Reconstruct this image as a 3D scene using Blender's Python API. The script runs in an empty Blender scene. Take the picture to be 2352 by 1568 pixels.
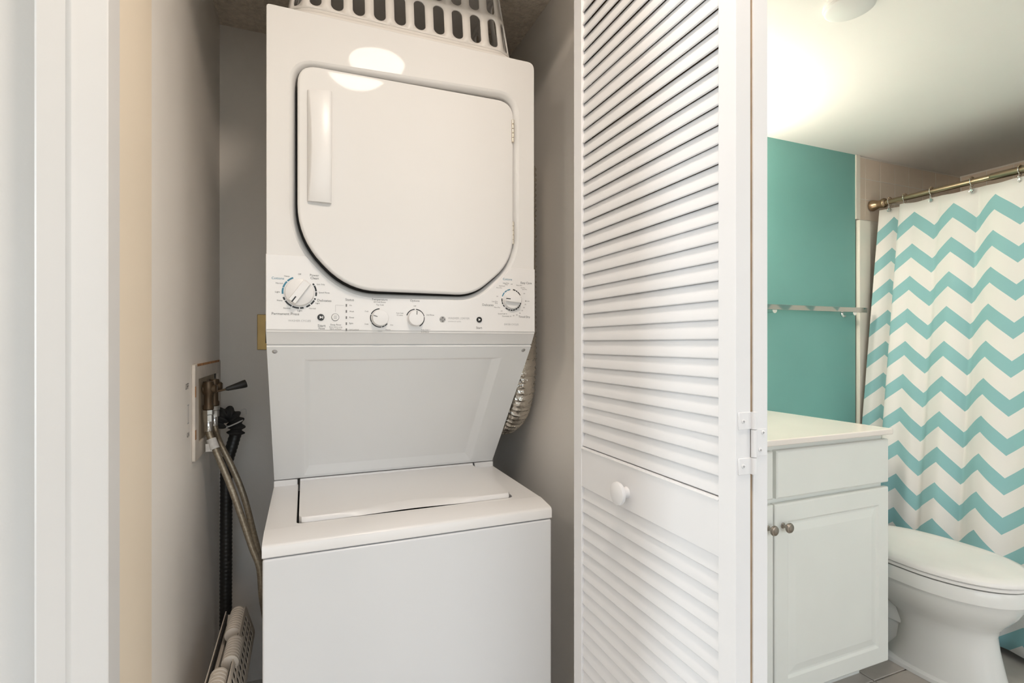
import bpy, bmesh, math, random
from mathutils import Vector, Matrix
S = bpy.context.scene
C = S.collection
R = math.radians
PI = math.pi
random.seed(4)

# ------------------------------------------------------------------ camera
FPX = 1176.0
YAW = math.atan(476 / 1176.0)
HOR = 788.0
EYE = 1.18
cd = bpy.data.cameras.new('camera')
cd.sensor_width = 36
cd.lens = 18.0
cd.shift_y = 4 / 2352
cd.clip_start = 0.02
cam = bpy.data.objects.new('camera', cd)
C.objects.link(cam)
cam.location = (0, 0, EYE)
cam.rotation_euler = (PI / 2, 0, -YAW)
S.camera = cam

# ------------------------------------------------------------------ world, daylight, exposure
S.view_settings.view_transform = 'Standard'
S.view_settings.look = 'None'
S.view_settings.exposure = 0.15
S.view_settings.gamma = 1.0
S.view_settings.use_curve_mapping = False
w = bpy.data.worlds.new('world')
S.world = w
w.use_nodes = True
nt = w.node_tree
sky = nt.nodes.new('ShaderNodeTexSky')
sky.sky_type = 'NISHITA'
sky.sun_disc = False
sky.sun_elevation = R(40)
hsv = nt.nodes.new('ShaderNodeHueSaturation')
hsv.inputs['Saturation'].default_value = 0.45
nt.links.new(sky.outputs[0], hsv.inputs['Color'])
nt.links.new(hsv.outputs[0], nt.nodes['Background'].inputs[0])
nt.nodes['Background'].inputs[1].default_value = 0.40


def area(name, loc, target, sx, sy, power, col, spread=PI):
    l = bpy.data.lights.new(name, 'AREA')
    l.shape = 'RECTANGLE'
    l.size = sx
    l.size_y = sy
    l.energy = power
    l.color = col
    l.spread = spread
    o = bpy.data.objects.new(name, l)
    C.objects.link(o)
    o.location = loc
    o.rotation_euler = (Vector(target) - Vector(loc)).to_track_quat('-Z', 'Y').to_euler()
    return o


# daylight through the hall window on the left and an added fill light on the right
area('daylight_left', (-2.40, 1.31, 1.35), (0.58, 0.55, 1.10), 0.26, 1.6, 25, (0.84, 0.94, 1.0))


area('fill_right', (2.44, -0.75, 1.35), (0.0, 0.9, 1.2), 1.3, 1.9, 14, (1.0, 0.96, 0.91))  # added fill light


# ------------------------------------------------------------------ pixel -> point on a real plane
def _ray(u, v):
    s, c = math.sin(YAW), math.cos(YAW)
    a = (u - 1176) / FPX
    return (s + a * c, c - a * s, (HOR - v) / FPX)


def onY(u, v, Y):
    r = _ray(u, v)
    k = Y / r[1]
    return Vector((r[0] * k, Y, EYE + r[2] * k))


def onX(u, v, X):
    r = _ray(u, v)
    k = X / r[0]
    return Vector((X, r[1] * k, EYE + r[2] * k))


# ------------------------------------------------------------------ materials
def mat(name, col, rough=0.5, metal=0.0, coat=0.0, var=0.03, vscale=3.0, bump=0.0, bscale=60.0, bdist=0.002,
        spec=0.5, detail=3.0):
    m = bpy.data.materials.new(name)
    m.use_nodes = True
    n = m.node_tree.nodes
    L = m.node_tree.links
    b = n['Principled BSDF']
    tc = n.new('ShaderNodeTexCoord')
    no = n.new('ShaderNodeTexNoise')
    no.inputs['Scale'].default_value = vscale
    no.inputs['Detail'].default_value = detail
    L.new(tc.outputs['Object'], no.inputs['Vector'])
    cr = n.new('ShaderNodeValToRGB')
    a = [max(0, x * (1 - var)) for x in col]
    d = [min(1, x * (1 + var)) for x in col]
    cr.color_ramp.elements[0].position = 0.3
    cr.color_ramp.elements[1].position = 0.7
    cr.color_ramp.elements[0].color = (*a, 1)
    cr.color_ramp.elements[1].color = (*d, 1)
    L.new(no.outputs['Fac'], cr.inputs['Fac'])
    L.new(cr.outputs['Color'], b.inputs['Base Color'])
    b.inputs['Roughness'].default_value = rough
    b.inputs['Metallic'].default_value = metal
    b.inputs['Coat Weight'].default_value = coat
    b.inputs['Specular IOR Level'].default_value = spec
    if bump > 0:
        n2 = n.new('ShaderNodeTexNoise')
        n2.inputs['Scale'].default_value = bscale
        n2.inputs['Detail'].default_value = detail
        L.new(tc.outputs['Object'], n2.inputs['Vector'])
        bp = n.new('ShaderNodeBump')
        bp.inputs['Strength'].default_value = bump
        bp.inputs['Distance'].default_value = bdist
        L.new(n2.outputs['Fac'], bp.inputs['Height'])
        L.new(bp.outputs['Normal'], b.inputs['Normal'])
    return m


M = {}
M['wall'] = mat('painted wall', (0.74, 0.735, 0.72), 0.6, bump=0.12, bscale=180, var=0.015)
M['closet'] = mat('closet paint', (0.88, 0.835, 0.775), 0.62, bump=0.12, bscale=180, var=0.03, vscale=2)
M['jamb'] = mat('cream jamb paint', (0.88, 0.765, 0.61), 0.5, var=0.02)
M['trim'] = mat('white trim paint', (0.76, 0.75, 0.735), 0.4, var=0.01)
M['popcorn'] = mat('sprayed ceiling texture', (0.80, 0.71, 0.60), 0.9, bump=0.9, bscale=95, bdist=0.012, var=0.10, vscale=60)
M['ceil'] = mat('ceiling paint', (0.84, 0.82, 0.79), 0.7, bump=0.06, bscale=150, var=0.01)
M['teal'] = mat('teal wall paint', (0.175, 0.41, 0.375), 0.5, bump=0.12, bscale=160, var=0.03)
M['hallfloor'] = mat('pale hall floor', (0.76, 0.715, 0.655), 0.45, var=0.08, vscale=5)
M['tile_floor'] = mat('taupe floor tile', (0.48, 0.44, 0.395), 0.35, var=0.10, vscale=9, bump=0.1, bscale=30)
M['grout'] = mat('grout', (0.55, 0.53, 0.49), 0.8)
M['tile_wall'] = mat('beige glazed wall tile', (0.80, 0.68, 0.56), 0.15, var=0.025, vscale=4)
M['tile_grout'] = mat('pale tile grout', (0.78, 0.73, 0.66), 0.7)
M['enamel'] = mat('white appliance enamel', (0.83, 0.815, 0.795), 0.04, var=0.006, spec=0.06)
M['washer'] = mat('white washer enamel', (0.765, 0.77, 0.775), 0.22, var=0.008, bump=0.01, bscale=90)
M['panelwhite'] = mat('white sheet panel', (0.90, 0.90, 0.89), 0.25, var=0.006)
M['plastic'] = mat('white appliance plastic', (0.86, 0.845, 0.83), 0.32, var=0.008)
M['grey_print'] = mat('grey print', (0.17, 0.165, 0.16), 0.6)
M['pale_print'] = mat('pale grey print', (0.45, 0.445, 0.44), 0.6)
M['blue_print'] = mat('blue print', (0.07, 0.25, 0.36), 0.6)
M['black'] = mat('black plastic', (0.015, 0.014, 0.013), 0.4)
M['gap'] = mat('dark door seal', (0.07, 0.066, 0.06), 0.7)
M['dark'] = mat('dark rubber', (0.03, 0.028, 0.026), 0.7, bump=0.3, bscale=50)
M['darkmetal'] = mat('brown brass valve', (0.10, 0.068, 0.04), 0.4, metal=0.6, var=0.2, vscale=20)
M['chrome'] = mat('bright metal', (0.80, 0.80, 0.79), 0.12, metal=1.0, var=0.02)
M['barmetal'] = mat('dull chrome', (0.42, 0.42, 0.40), 0.06, metal=1.0, var=0.02)
M['steel'] = mat('screw steel', (0.50, 0.50, 0.50), 0.3, metal=1.0)
M['hingegold'] = mat('pale hinge metal', (0.72, 0.66, 0.56), 0.35, metal=0.5)
M['nickel'] = mat('brushed nickel', (0.36, 0.32, 0.28), 0.28, metal=1.0, var=0.05, vscale=12)
M['bronze'] = mat('antique nickel', (0.42, 0.315, 0.21), 0.33, metal=1.0, var=0.06, vscale=10)
M['louver'] = mat('white louver paint', (0.84, 0.835, 0.84), 0.42, var=0.012, vscale=6)
M['rawwood'] = mat('raw wood seam', (0.36, 0.25, 0.15), 0.8, var=0.2, vscale=30)
M['cabinet'] = mat('off white cabinet paint', (0.80, 0.81, 0.765), 0.35, var=0.015, vscale=5)
M['marble'] = mat('cream cultured marble', (0.87, 0.80, 0.74), 0.18, var=0.02, vscale=5)
M['porcelain'] = mat('white porcelain', (0.83, 0.83, 0.80), 0.07, var=0.006)
M['seatplastic'] = mat('white seat plastic', (0.90, 0.88, 0.85), 0.22, var=0.012, vscale=8)
M['surround'] = mat('almond shower surround', (0.82, 0.77, 0.68), 0.2, var=0.01)
M['basket'] = mat('white basket plastic', (0.86, 0.825, 0.785), 0.4, var=0.01)
M['stool'] = mat('ivory stool plastic', (0.74, 0.66, 0.56), 0.45, var=0.03, vscale=10)
M['brass'] = mat('brass cover plate', (0.50, 0.34, 0.13), 0.4, metal=0.5, var=0.1, vscale=20)
M['boxplastic'] = mat('stained white box plastic', (0.66, 0.60, 0.53), 0.55, var=0.12, vscale=14)
M['rust'] = mat('rust stain', (0.45, 0.22, 0.09), 0.8, var=0.3, vscale=40)
M['tag'] = mat('paper tag', (0.62, 0.60, 0.57), 0.7, var=0.15, vscale=60)


def foil():
    m = mat('crinkled foil', (0.62, 0.58, 0.52), 0.22, metal=1.0, var=0.12, vscale=30, bump=0.9, bscale=55, bdist=0.006)
    return m


def braid():
    m = mat('braided steel hose', (0.34, 0.29, 0.22), 0.4, metal=0.75, var=0.2, vscale=160, bump=0.7, bscale=420, bdist=0.001)
    return m


def chevron():
    m = bpy.data.materials.new('chevron curtain cloth')
    m.use_nodes = True
    n = m.node_tree.nodes
    L = m.node_tree.links
    b = n['Principled BSDF']
    uv = n.new('ShaderNodeUVMap')
    uv.uv_map = 'UVMap'
    sp = n.new('ShaderNodeSeparateXYZ')
    L.new(uv.outputs[0], sp.inputs[0])

    def mth(op, a, bb=None):
        x = n.new('ShaderNodeMath')
        x.operation = op
        for i, q in enumerate((a, bb)):
            if q is None:
                continue
            if isinstance(q, (int, float)):
                x.inputs[i].default_value = q
            else:
                L.new(q, x.inputs[i])
        return x.outputs[0]

    tri = mth('PINGPONG', mth('ADD', sp.outputs[0], 10.0), 0.5)          # u in periods: 0 at a peak, 0.5 at a valley
    z = mth('ADD', sp.outputs[1], mth('MULTIPLY', tri, 0.161))           # flatten the zigzag (metres)
    band = mth('FRACT', mth('DIVIDE', mth('ADD', mth('MULTIPLY', z, -1.0), 30.0 + CHEV0), 0.150))
    lo = mth('LESS_THAN', band, 0.43)
    no = n.new('ShaderNodeTexNoise')
    no.inputs['Scale'].default_value = 500
    tc = n.new('ShaderNodeTexCoord')
    L.new(tc.outputs['Object'], no.inputs['Vector'])
    above = mth('LESS_THAN', z, CHEV0 + 0.002)                           # plain white header above the first stripe
    mask = mth('MULTIPLY', lo, above)
    mx = n.new('ShaderNodeMix')
    mx.data_type = 'RGBA'
    mx.inputs[6].default_value = (0.85, 0.83, 0.80, 1)
    mx.inputs[7].default_value = (0.27, 0.52, 0.54, 1)
    L.new(mask, mx.inputs[0])
    L.new(mx.outputs[2], b.inputs['Base Color'])
    b.inputs['Roughness'].default_value = 0.75
    b.inputs['Sheen Weight'].default_value = 0.1
    bp = n.new('ShaderNodeBump')
    bp.inputs['Strength'].default_value = 0.08
    bp.inputs['Distance'].default_value = 0.001
    L.new(no.outputs['Fac'], bp.inputs['Height'])
    L.new(bp.outputs['Normal'], b.inputs['Normal'])
    return m


def lampmat(name, col, strength):
    m = bpy.data.materials.new(name)
    m.use_nodes = True
    b = m.node_tree.nodes['Principled BSDF']
    b.inputs['Base Color'].default_value = (0.9, 0.88, 0.84, 1)
    b.inputs['Emission Color'].default_value = (*col, 1)
    b.inputs['Emission Strength'].default_value = strength
    return m


CHEV0 = 1.7905
M['foil'] = foil()
M['braid'] = braid()
M['chevron'] = chevron()
M['lamp'] = lampmat('lit warm lamp glass', (1.0, 0.86, 0.73), 74.0)
M['fill_lamp'] = lampmat('lit warm lamp glass', (1.0, 0.87, 0.75), 42.0)  # glow of the added fill lamp down the hall
M['bulb'] = lampmat('lit vanity bulb', (1.0, 0.87, 0.74), 100.0)


# ------------------------------------------------------------------ object helpers
def root_of(o):
    while o.parent:
        o = o.parent
    return o


def finish(o, smooth=None, wn=False):
    me = o.data
    if smooth is not None:
        me.polygons.foreach_set('use_smooth', [True] * len(me.polygons))
        me.set_sharp_from_angle(angle=R(smooth))
    if wn:
        md = o.modifiers.new('weighted', 'WEIGHTED_NORMAL')
        md.keep_sharp = True
        md.weight = 90
    return o


def link(name, me, m, parent=None, smooth=None, wn=False):
    """me holds world coordinates; as a child its points are taken relative to the thing's base"""
    o = bpy.data.objects.new(name, me)
    C.objects.link(o)
    if m is not None and not me.materials:
        me.materials.append(M[m] if isinstance(m, str) else m)
    if parent is not None:
        o.parent = parent
        me.transform(Matrix.Translation(-root_of(parent).location))
    return finish(o, smooth, wn)


def thing(name, label, cat, loc=(0, 0, 0), group=None):
    o = bpy.data.objects.new(name, None)
    C.objects.link(o)
    o.empty_display_size = 0.05
    o.location = loc
    o['label'] = label
    o['category'] = cat
    if group:
        o['group'] = group
    return o


def tag(o, label, cat, group=None):
    o['label'] = label
    o['category'] = cat
    if group:
        o['group'] = group
    return o


def tomesh(bm, name='mesh'):
    bmesh.ops.recalc_face_normals(bm, faces=bm.faces[:])
    me = bpy.data.meshes.new(name)
    bm.to_mesh(me)
    bm.free()
    return me


def bm_box(bm, lo, hi, bevel=0.0, seg=3):
    lo, hi = Vector(lo), Vector(hi)
    r = bmesh.ops.create_cube(bm, size=1.0)
    for v in r['verts']:
        v.co = Vector([lo[i] + (v.co[i] + 0.5) * (hi[i] - lo[i]) for i in range(3)])
    if bevel > 0:
        es = list({e for v in r['verts'] for e in v.link_edges})
        bmesh.ops.bevel(bm, geom=es, offset=bevel, segments=seg, profile=0.5, affect='EDGES')


def box(name, lo, hi, m, parent=None, bevel=0.0, seg=3):
    bm = bmesh.new()
    bm_box(bm, lo, hi, bevel, seg)
    return link(name, tomesh(bm, name), m, parent, 40 if bevel else None, bevel > 0)


def struct(name, lo, hi, m, parent=None):
    o = box(name, lo, hi, m, parent)
    if parent is None:
        o['kind'] = 'structure'
    return o


def prism(name, pts, axis, a, b, m, parent=None, bevel=0.0, smooth=None):
    """polygon pts (the two other axes in xyz order) extruded along axis from a to b"""
    bm = bmesh.new()

    def P(p, t):
        q = list(p)
        q.insert('XYZ'.index(axis), t)
        return q
    v1 = [bm.verts.new(P(p, a)) for p in pts]
    v2 = [bm.verts.new(P(p, b)) for p in pts]
    bm.faces.new(v1)
    bm.faces.new(v2[::-1])
    k = len(pts)
    for i in range(k):
        bm.faces.new((v1[i], v1[(i + 1) % k], v2[(i + 1) % k], v2[i]))
    if bevel > 0:
        bmesh.ops.bevel(bm, geom=bm.edges[:], offset=bevel, segments=2, profile=0.5, affect='EDGES')
    return link(name, tomesh(bm, name), m, parent, smooth or (40 if bevel else None), bevel > 0)


def frame_from(d):
    d = d.normalized()
    up = Vector((0, 0, 1)) if abs(d.z) < 0.9 else Vector((1, 0, 0))
    x = d.cross(up).normalized()
    return x, x.cross(d).normalized()


def bm_lathe(bm, prof, origin, axis, seg=32):
    """prof: (radius, distance along axis) pairs"""
    o, d = Vector(origin), Vector(axis).normalized()
    x, y = frame_from(d)
    rings = []
    for r, t in prof:
        if r < 1e-6:
            rings.append([bm.verts.new(o + d * t)])
        else:
            rings.append([bm.verts.new(o + d * t + (x * math.cos(2 * PI * i / seg) + y * math.sin(2 * PI * i / seg)) * r)
                          for i in range(seg)])
    for A, B in zip(rings, rings[1:]):
        for i in range(seg):
            j = (i + 1) % seg
            if len(A) == 1 and len(B) == 1:
                continue
            if len(A) == 1:
                bm.faces.new((A[0], B[j], B[i]))
            elif len(B) == 1:
                bm.faces.new((A[i], A[j], B[0]))
            else:
                bm.faces.new((A[i], A[j], B[j], B[i]))
    for q in (rings[0], rings[-1]):
        if len(q) > 2:
            bm.faces.new(q)


def lathe(name, prof, origin, axis, m, parent=None, seg=32, smooth=40):
    bm = bmesh.new()
    bm_lathe(bm, prof, origin, axis, seg)
    return link(name, tomesh(bm, name), m, parent, smooth)


def cat_rom(pts, n=8):
    pts = [Vector(p) for p in pts]
    P = [2 * pts[0] - pts[1]] + pts + [2 * pts[-1] - pts[-2]]
    out = []
    for i in range(1, len(P) - 2):
        for k in range(n):
            t = k / n
            a, b, c, d = P[i - 1], P[i], P[i + 1], P[i + 2]
            out.append(0.5 * ((2 * b) + (c - a) * t + (2 * a - 5 * b + 4 * c - d) * t * t + (3 * b - a - 3 * c + d) * t ** 3))
    out.append(pts[-1])
    return out


def bm_tube(bm, path, rad, seg=16, cap=True):
    """rad: number or function of arc length"""
    path = [Vector(p) for p in path]
    prev = None
    rings = []
    s = 0.0
    for i, p in enumerate(path):
        d = (path[min(i + 1, len(path) - 1)] - path[max(i - 1, 0)]).normalized()
        if prev is None:
            x, y = frame_from(d)
        else:
            x = (prev - d * prev.dot(d)).normalized()
            y = x.cross(d)
        prev = x
        if i:
            s += (p - path[i - 1]).length
        r = rad(s) if callable(rad) else rad
        rings.append([bm.verts.new(p + (x * math.cos(2 * PI * k / seg) + y * math.sin(2 * PI * k / seg)) * r) for k in range(seg)])
    for A, B in zip(rings, rings[1:]):
        for k in range(seg):
            bm.faces.new((A[k], A[(k + 1) % seg], B[(k + 1) % seg], B[k]))
    if cap:
        bm.faces.new(rings[0])
        bm.faces.new(rings[-1])


def tube(name, path, rad, m, parent=None, seg=16, cap=True):
    bm = bmesh.new()
    bm_tube(bm, path, rad, seg, cap)
    return link(name, tomesh(bm, name), m, parent, 50)


def resample(path, step):
    out = [Vector(path[0])]
    acc = 0.0
    for a, b in zip(path, path[1:]):
        a, b = Vector(a), Vector(b)
        L = (b - a).length
        t = step - acc
        while t <= L:
            out.append(a + (b - a) * (t / L))
            t += step
        acc = (acc + L) % step
    return out


def rounded(pts, radii, n=6):
    """round the corners of a 2D polygon"""
    out = []
    k = len(pts)
    for i in range(k):
        p = Vector(pts[i])
        a = (Vector(pts[i - 1]) - p)
        b = (Vector(pts[(i + 1) % k]) - p)
        r = radii[i] if isinstance(radii, (list, tuple)) else radii
        if r <= 0:
            out.append(p)
            continue
        r = min(r, a.length * 0.49, b.length * 0.49)
        s, e = p + a.normalized() * r, p + b.normalized() * r
        for j in range(n + 1):
            t = j / n
            out.append(s * (1 - t) ** 2 + p * 2 * t * (1 - t) + e * t * t)
    return out


def plate_mesh(outer, holes, thick, bevel, seg=3):
    """flat plate in local XY (front at +z = thick/2) with real holes and rolled edges"""
    cu = bpy.data.curves.new('plate', 'CURVE')
    cu.dimensions = '2D'
    cu.fill_mode = 'BOTH'
    cu.extrude = max(thick / 2 - bevel, 0.0001)
    cu.bevel_depth = bevel
    cu.bevel_resolution = seg
    cu.offset = -bevel
    for loop in [outer] + list(holes):
        sp = cu.splines.new('POLY')
        sp.points.add(len(loop) - 1)
        for i, p in enumerate(loop):
            sp.points[i].co = (p[0], p[1], 0, 1)
        sp.use_cyclic_u = True
    o = bpy.data.objects.new('plate', cu)
    C.objects.link(o)
    dg = bpy.context.evaluated_depsgraph_get()
    me = bpy.data.meshes.new_from_object(o.evaluated_get(dg))
    bpy.data.objects.remove(o)
    bpy.data.curves.remove(cu)
    bm = bmesh.new()
    bm.from_mesh(me)
    bmesh.ops.remove_doubles(bm, verts=bm.verts[:], dist=1e-5)
    bpy.data.meshes.remove(me)
    return tomesh(bm, 'plate')


UPRIGHT = Matrix(((1, 0, 0, 0), (0, 0, -1, 0), (0, 1, 0, 0), (0, 0, 0, 1)))   # local x,y,z -> X, -Y(front), Z up


def plate_xz(name, outer, holes, front_y, thick, bevel, m, parent):
    me = plate_mesh(outer, holes, thick, bevel)
    me.transform(Matrix.Translation((0, front_y + thick / 2, 0)) @ UPRIGHT)
    return link(name, me, m, parent, 40, True)


def plate_xy(name, outer, holes, top_z, thick, bevel, m, parent):
    me = plate_mesh(outer, holes, thick, bevel)
    me.transform(Matrix.Translation((0, 0, top_z - thick / 2)))
    return link(name, me, m, parent, 40, True)


def ring_panel(name, W, H, rings, fmap, m, parent=None):
    """nested rectangles (inset left, right, bottom, top, depth) joined into a moulded panel; fmap(s,t,d)->point"""
    bm = bmesh.new()
    loops = []
    for l, r, b, t, d in rings:
        loops.append([bm.verts.new(fmap(*q, d)) for q in ((l, b), (W - r, b), (W - r, H - t), (l, H - t))])
    for A, B in zip(loops, loops[1:]):
        for i in range(4):
            bm.faces.new((A[i], A[(i + 1) % 4], B[(i + 1) % 4], B[i]))
    bm.faces.new(loops[0][::-1])
    bm.faces.new(loops[-1])
    bmesh.ops.recalc_face_normals(bm, faces=bm.faces[:])
    es = [e for e in bm.edges if len(e.link_faces) == 2 and e.calc_face_angle(0) > 0.15]
    bmesh.ops.bevel(bm, geom=es, offset=0.0014, segments=2, profile=0.5, affect='EDGES', clamp_overlap=True)
    return link(name, tomesh(bm, name), m, parent, 35, True)


class Print:
    """flat lettering and marks printed on a face looking towards -Y"""

    def __init__(self):
        self.bm = bmesh.new()

    def text(self, s, x0, x1, z, y, maxh=None):
        cu = bpy.data.curves.new('t', 'FONT')
        cu.body = s
        cu.size = 1.0
        cu.resolution_u = 2
        o = bpy.data.objects.new('t', cu)
        C.objects.link(o)
        dg = bpy.context.evaluated_depsgraph_get()
        me = bpy.data.meshes.new_from_object(o.evaluated_get(dg))
        bpy.data.objects.remove(o)
        bpy.data.curves.remove(cu)
        xs = [v.co.x for v in me.vertices]
        ys = [v.co.y for v in me.vertices]
        if not xs:
            return
        k = (x1 - x0) / (max(xs) - min(xs))
        kz = k if maxh is None else min(k, maxh / (max(ys) - min(ys)))
        cy = (max(ys) + min(ys)) / 2
        mm = Matrix(((k, 0, 0, x0 - min(xs) * k), (0, 0, 0, y), (0, kz, 0, z - cy * kz), (0, 0, 0, 1)))
        for v in me.vertices:
            v.co = mm @ v.co
        self.bm.from_mesh(me)
        bpy.data.meshes.remove(me)

    def arc(self, cx, cz, y, r0, r1, a0, a1):
        """angles clockwise from twelve o'clock"""
        n = max(2, int(abs(a1 - a0) / 6))
        pr = None
        for i in range(n + 1):
            a = R(a0 + (a1 - a0) * i / n)
            q = [self.bm.verts.new((cx + math.sin(a) * r, y, cz + math.cos(a) * r)) for r in (r0, r1)]
            if pr:
                self.bm.faces.new((pr[0], pr[1], q[1], q[0]))
            pr = q

    def rect(self, x0, x1, z0, z1, y):
        self.bm.faces.new([self.bm.verts.new(p) for p in ((x0, y, z0), (x1, y, z0), (x1, y, z1), (x0, y, z1))])

    def poly(self, pts, y):
        self.bm.faces.new([self.bm.verts.new((p[0], y, p[1])) for p in pts])

    def done(self, name, m, parent):
        me = bpy.data.meshes.new(name)
        self.bm.to_mesh(me)
        self.bm.free()
        return link(name, me, m, parent)


# ================================================================== SETTING
XL, XR = -0.27, 0.725            # closet side walls
YF, YJ, YB = 0.9786, 1.16, 2.0   # hall face of the closet wall, inner end of the jamb, closet back wall
ZH, ZC, ZB = 2.42, 2.271, 2.106  # hall, closet, bathroom ceilings
YT = 1.70                        # bathroom teal wall
XT = 2.51                        # where the tub alcove starts

fl = struct('floor', (-2.55, -2.05, -0.06), (3.45, 2.2, 0.0), 'hallfloor')
struct('ceiling', (-2.55, -2.05, ZH), (3.45, YF + 0.12, ZH + 0.06), 'ceil')
struct('ceiling', (XL, YF + 0.12, ZC), (XR + 0.12, YB + 0.1, ZH + 0.06), 'popcorn')
struct('ceiling', (XR + 0.125, 0.36, ZB), (3.45, YT + 0.1, ZB + 0.08), 'ceil')
struct('wall_front', (-0.52, YF, 0), (XL - 0.016, YJ, ZH), 'wall')
struct('wall_front', (XL - 0.016, YF, 2.2), (XR + 0.12, YF + 0.12, ZH), 'wall')
struct('wall_front', (XR, YF, 0), (XR + 0.12, YF + 0.12, 2.2), 'wall')
struct('wall_left', (-0.52, YJ, 0), (XL, YB + 0.1, ZH), 'closet')
struct('wall_rear', (-2.55, YB + 0.1, 0), (-0.27, YB + 0.2, ZH), 'wall')
struct('ceiling', (-2.55, YF + 0.1205, ZH), (-0.40, YB + 0.2, ZH + 0.06), 'ceil')
struct('wall_right', (XR, YF + 0.12, 0), (XR + 0.12, YB + 0.1, ZC), 'closet')
struct('wall_back', (XL, YB, 0), (XR, YB + 0.1, ZC), 'closet')
struct('wall_back', (XR + 0.12, YT, 0), (XT, YT + 0.1, ZB), 'teal')
tw = struct('wall_back', (XT, YT + 0.004, 0), (3.45, YT + 0.1, ZB), 'tile_grout')
rw = struct('wall_right', (3.376, 0.16, 0), (3.46, YT + 0.1, ZB), 'tile_grout')
struct('wall_front', (XT, 0.06, 0), (3.46, 0.16, ZB), 'wall')
struct('wall_right', (XT, -2.05, 0), (XT + 0.1, 0.06, ZH), 'wall')
struct('wall_front', (XR + 0.12, 0.30, ZB), (3.46, 0.36, ZH), 'ceil')
# outer hall walls with the two openings the daylight comes through
WA, WB_ = 1.0, 1.62
struct('wall_left', (-2.55, -2.05, 0), (-2.43, WA, ZH), 'wall')
struct('wall_left', (-2.55, WB_, 0), (-2.43, YB + 0.1, ZH), 'wall')
struct('wall_left', (-2.55, WA, 0), (-2.43, WB_, 0.5), 'wall')
struct('wall_left', (-2.55, WA, 2.15), (-2.43, WB_, ZH), 'wall')
wf = struct('window_1', (-2.52, WA, 0.5), (-2.47, WA + 0.05, 2.15), 'trim')
for lo, hi in (((-2.52, WB_ - 0.05, 0.5), (-2.47, WB_, 2.15)), ((-2.52, WA + 0.05, 0.5), (-2.47, WB_ - 0.05, 0.55)),
               ((-2.52, WA + 0.05, 2.10), (-2.47, WB_ - 0.05, 2.15))):
    box('window_frame', lo, hi, 'trim', wf)
struct('wall_rear', (-2.43, -2.05, 0), (-1.15, -1.93, ZH), 'wall')
struct('wall_rear', (1.75, -2.05, 0), (XT, -1.93, ZH), 'wall')
struct('wall_rear', (-1.15, -2.05, 2.35), (1.75, -1.93, ZH), 'wall')
wf = struct('window_2', (-1.15, -2.02, 0.0), (-1.09, -1.96, 2.35), 'trim')
for lo, hi in (((1.69, -2.02, 0), (1.75, -1.96, 2.35)), ((0.27, -2.02, 0), (0.33, -1.96, 2.35)),
               ((-1.09, -2.02, 2.29), (1.69, -1.96, 2.35)), ((-1.09, -2.02, 0), (1.69, -1.96, 0.06))):
    box('window_frame', lo, hi, 'trim', wf)

# closet opening: cream jamb and moulded white casing
o = struct('trim_1', (XL - 0.016, YF, 0), (XL, YJ, 2.2), 'jamb')
o = struct('trim_2', (XL, YF, 2.19), (XR - 0.02, YJ - 0.06, 2.2), 'jamb')
o = struct('trim_3', (XR - 0.02, YF, 0), (XR - 0.0005, YJ - 0.06, 2.19), 'jamb')
cas = [(XL, YF), (XL, 0.9290), (XL - 0.0015, 0.9275), (XL - 0.036, 0.9275), (XL - 0.043, 0.9255), (XL - 0.047, 0.9275),
       (XL - 0.052, 0.932), (XL - 0.085, 0.932), (XL - 0.088, 0.934), (XL - 0.088, YF)]
o = prism('trim_4', cas, 'Z', 0, 2.28, 'trim', None, smooth=20)
o['kind'] = 'structure'

# bathroom floor tiles
tm = None
for i in range(5):
    for j in range(6):
        x0, y0 = 0.85 + 0.33 * i, 0.10 + 0.27 * j
        if x0 + 0.327 > 2.52 or y0 + 0.267 > 1.72:
            continue
        if tm is None:
            bm = bmesh.new()
            bm_box(bm, (0, 0, 0), (0.325, 0.265, 0.006), 0.002, 1)
            tm = tomesh(bm, 'tile')
            tm.materials.append(M['tile_floor'])
        t = bpy.data.objects.new('tile', tm)
        C.objects.link(t)
        t.parent = fl
        t.location = (x0, y0, 0.0005)
# tub alcove wall tiles
TS, TZ = 0.1135, 0.1028
tm = None


def walltile(name_parent, loc, rot):
    global tm
    if tm is None:
        bm = bmesh.new()
        bm_box(bm, (-TS / 2 + 0.0016, -0.004, -TZ / 2 + 0.0016), (TS / 2 - 0.0016, 0.004, TZ / 2 - 0.0016), 0.0015, 2)
        tm = tomesh(bm, 'tile')
        tm.materials.append(M['tile_wall'])
    t = bpy.data.objects.new('tile', tm)
    C.objects.link(t)
    t.parent = name_parent
    t.location = loc
    t.rotation_euler = (0, 0, rot)


for j in range(3):
    z = ZB - 0.006 - TZ / 2 - j * TZ
    for i in range(7):
        walltile(tw, (2.587 + TS / 2 + i * TS, YT + 0.0068, z), 0)
    box('tile', (2.5375, YT + 0.0028, z - TZ / 2 + 0.0016), (2.5854, YT + 0.01, z + TZ / 2 - 0.0016), 'tile_wall', tw)
    for i in range(9):
        walltile(rw, (3.3788, YT - TS / 2 - 0.002 - i * TS, z), PI / 2)
o = struct('trim_5', (XT - 0.002, YT - 0.006, 1.79), (XT + 0.026, YT + 0.01, ZB - 0.001), 'surround')

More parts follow.
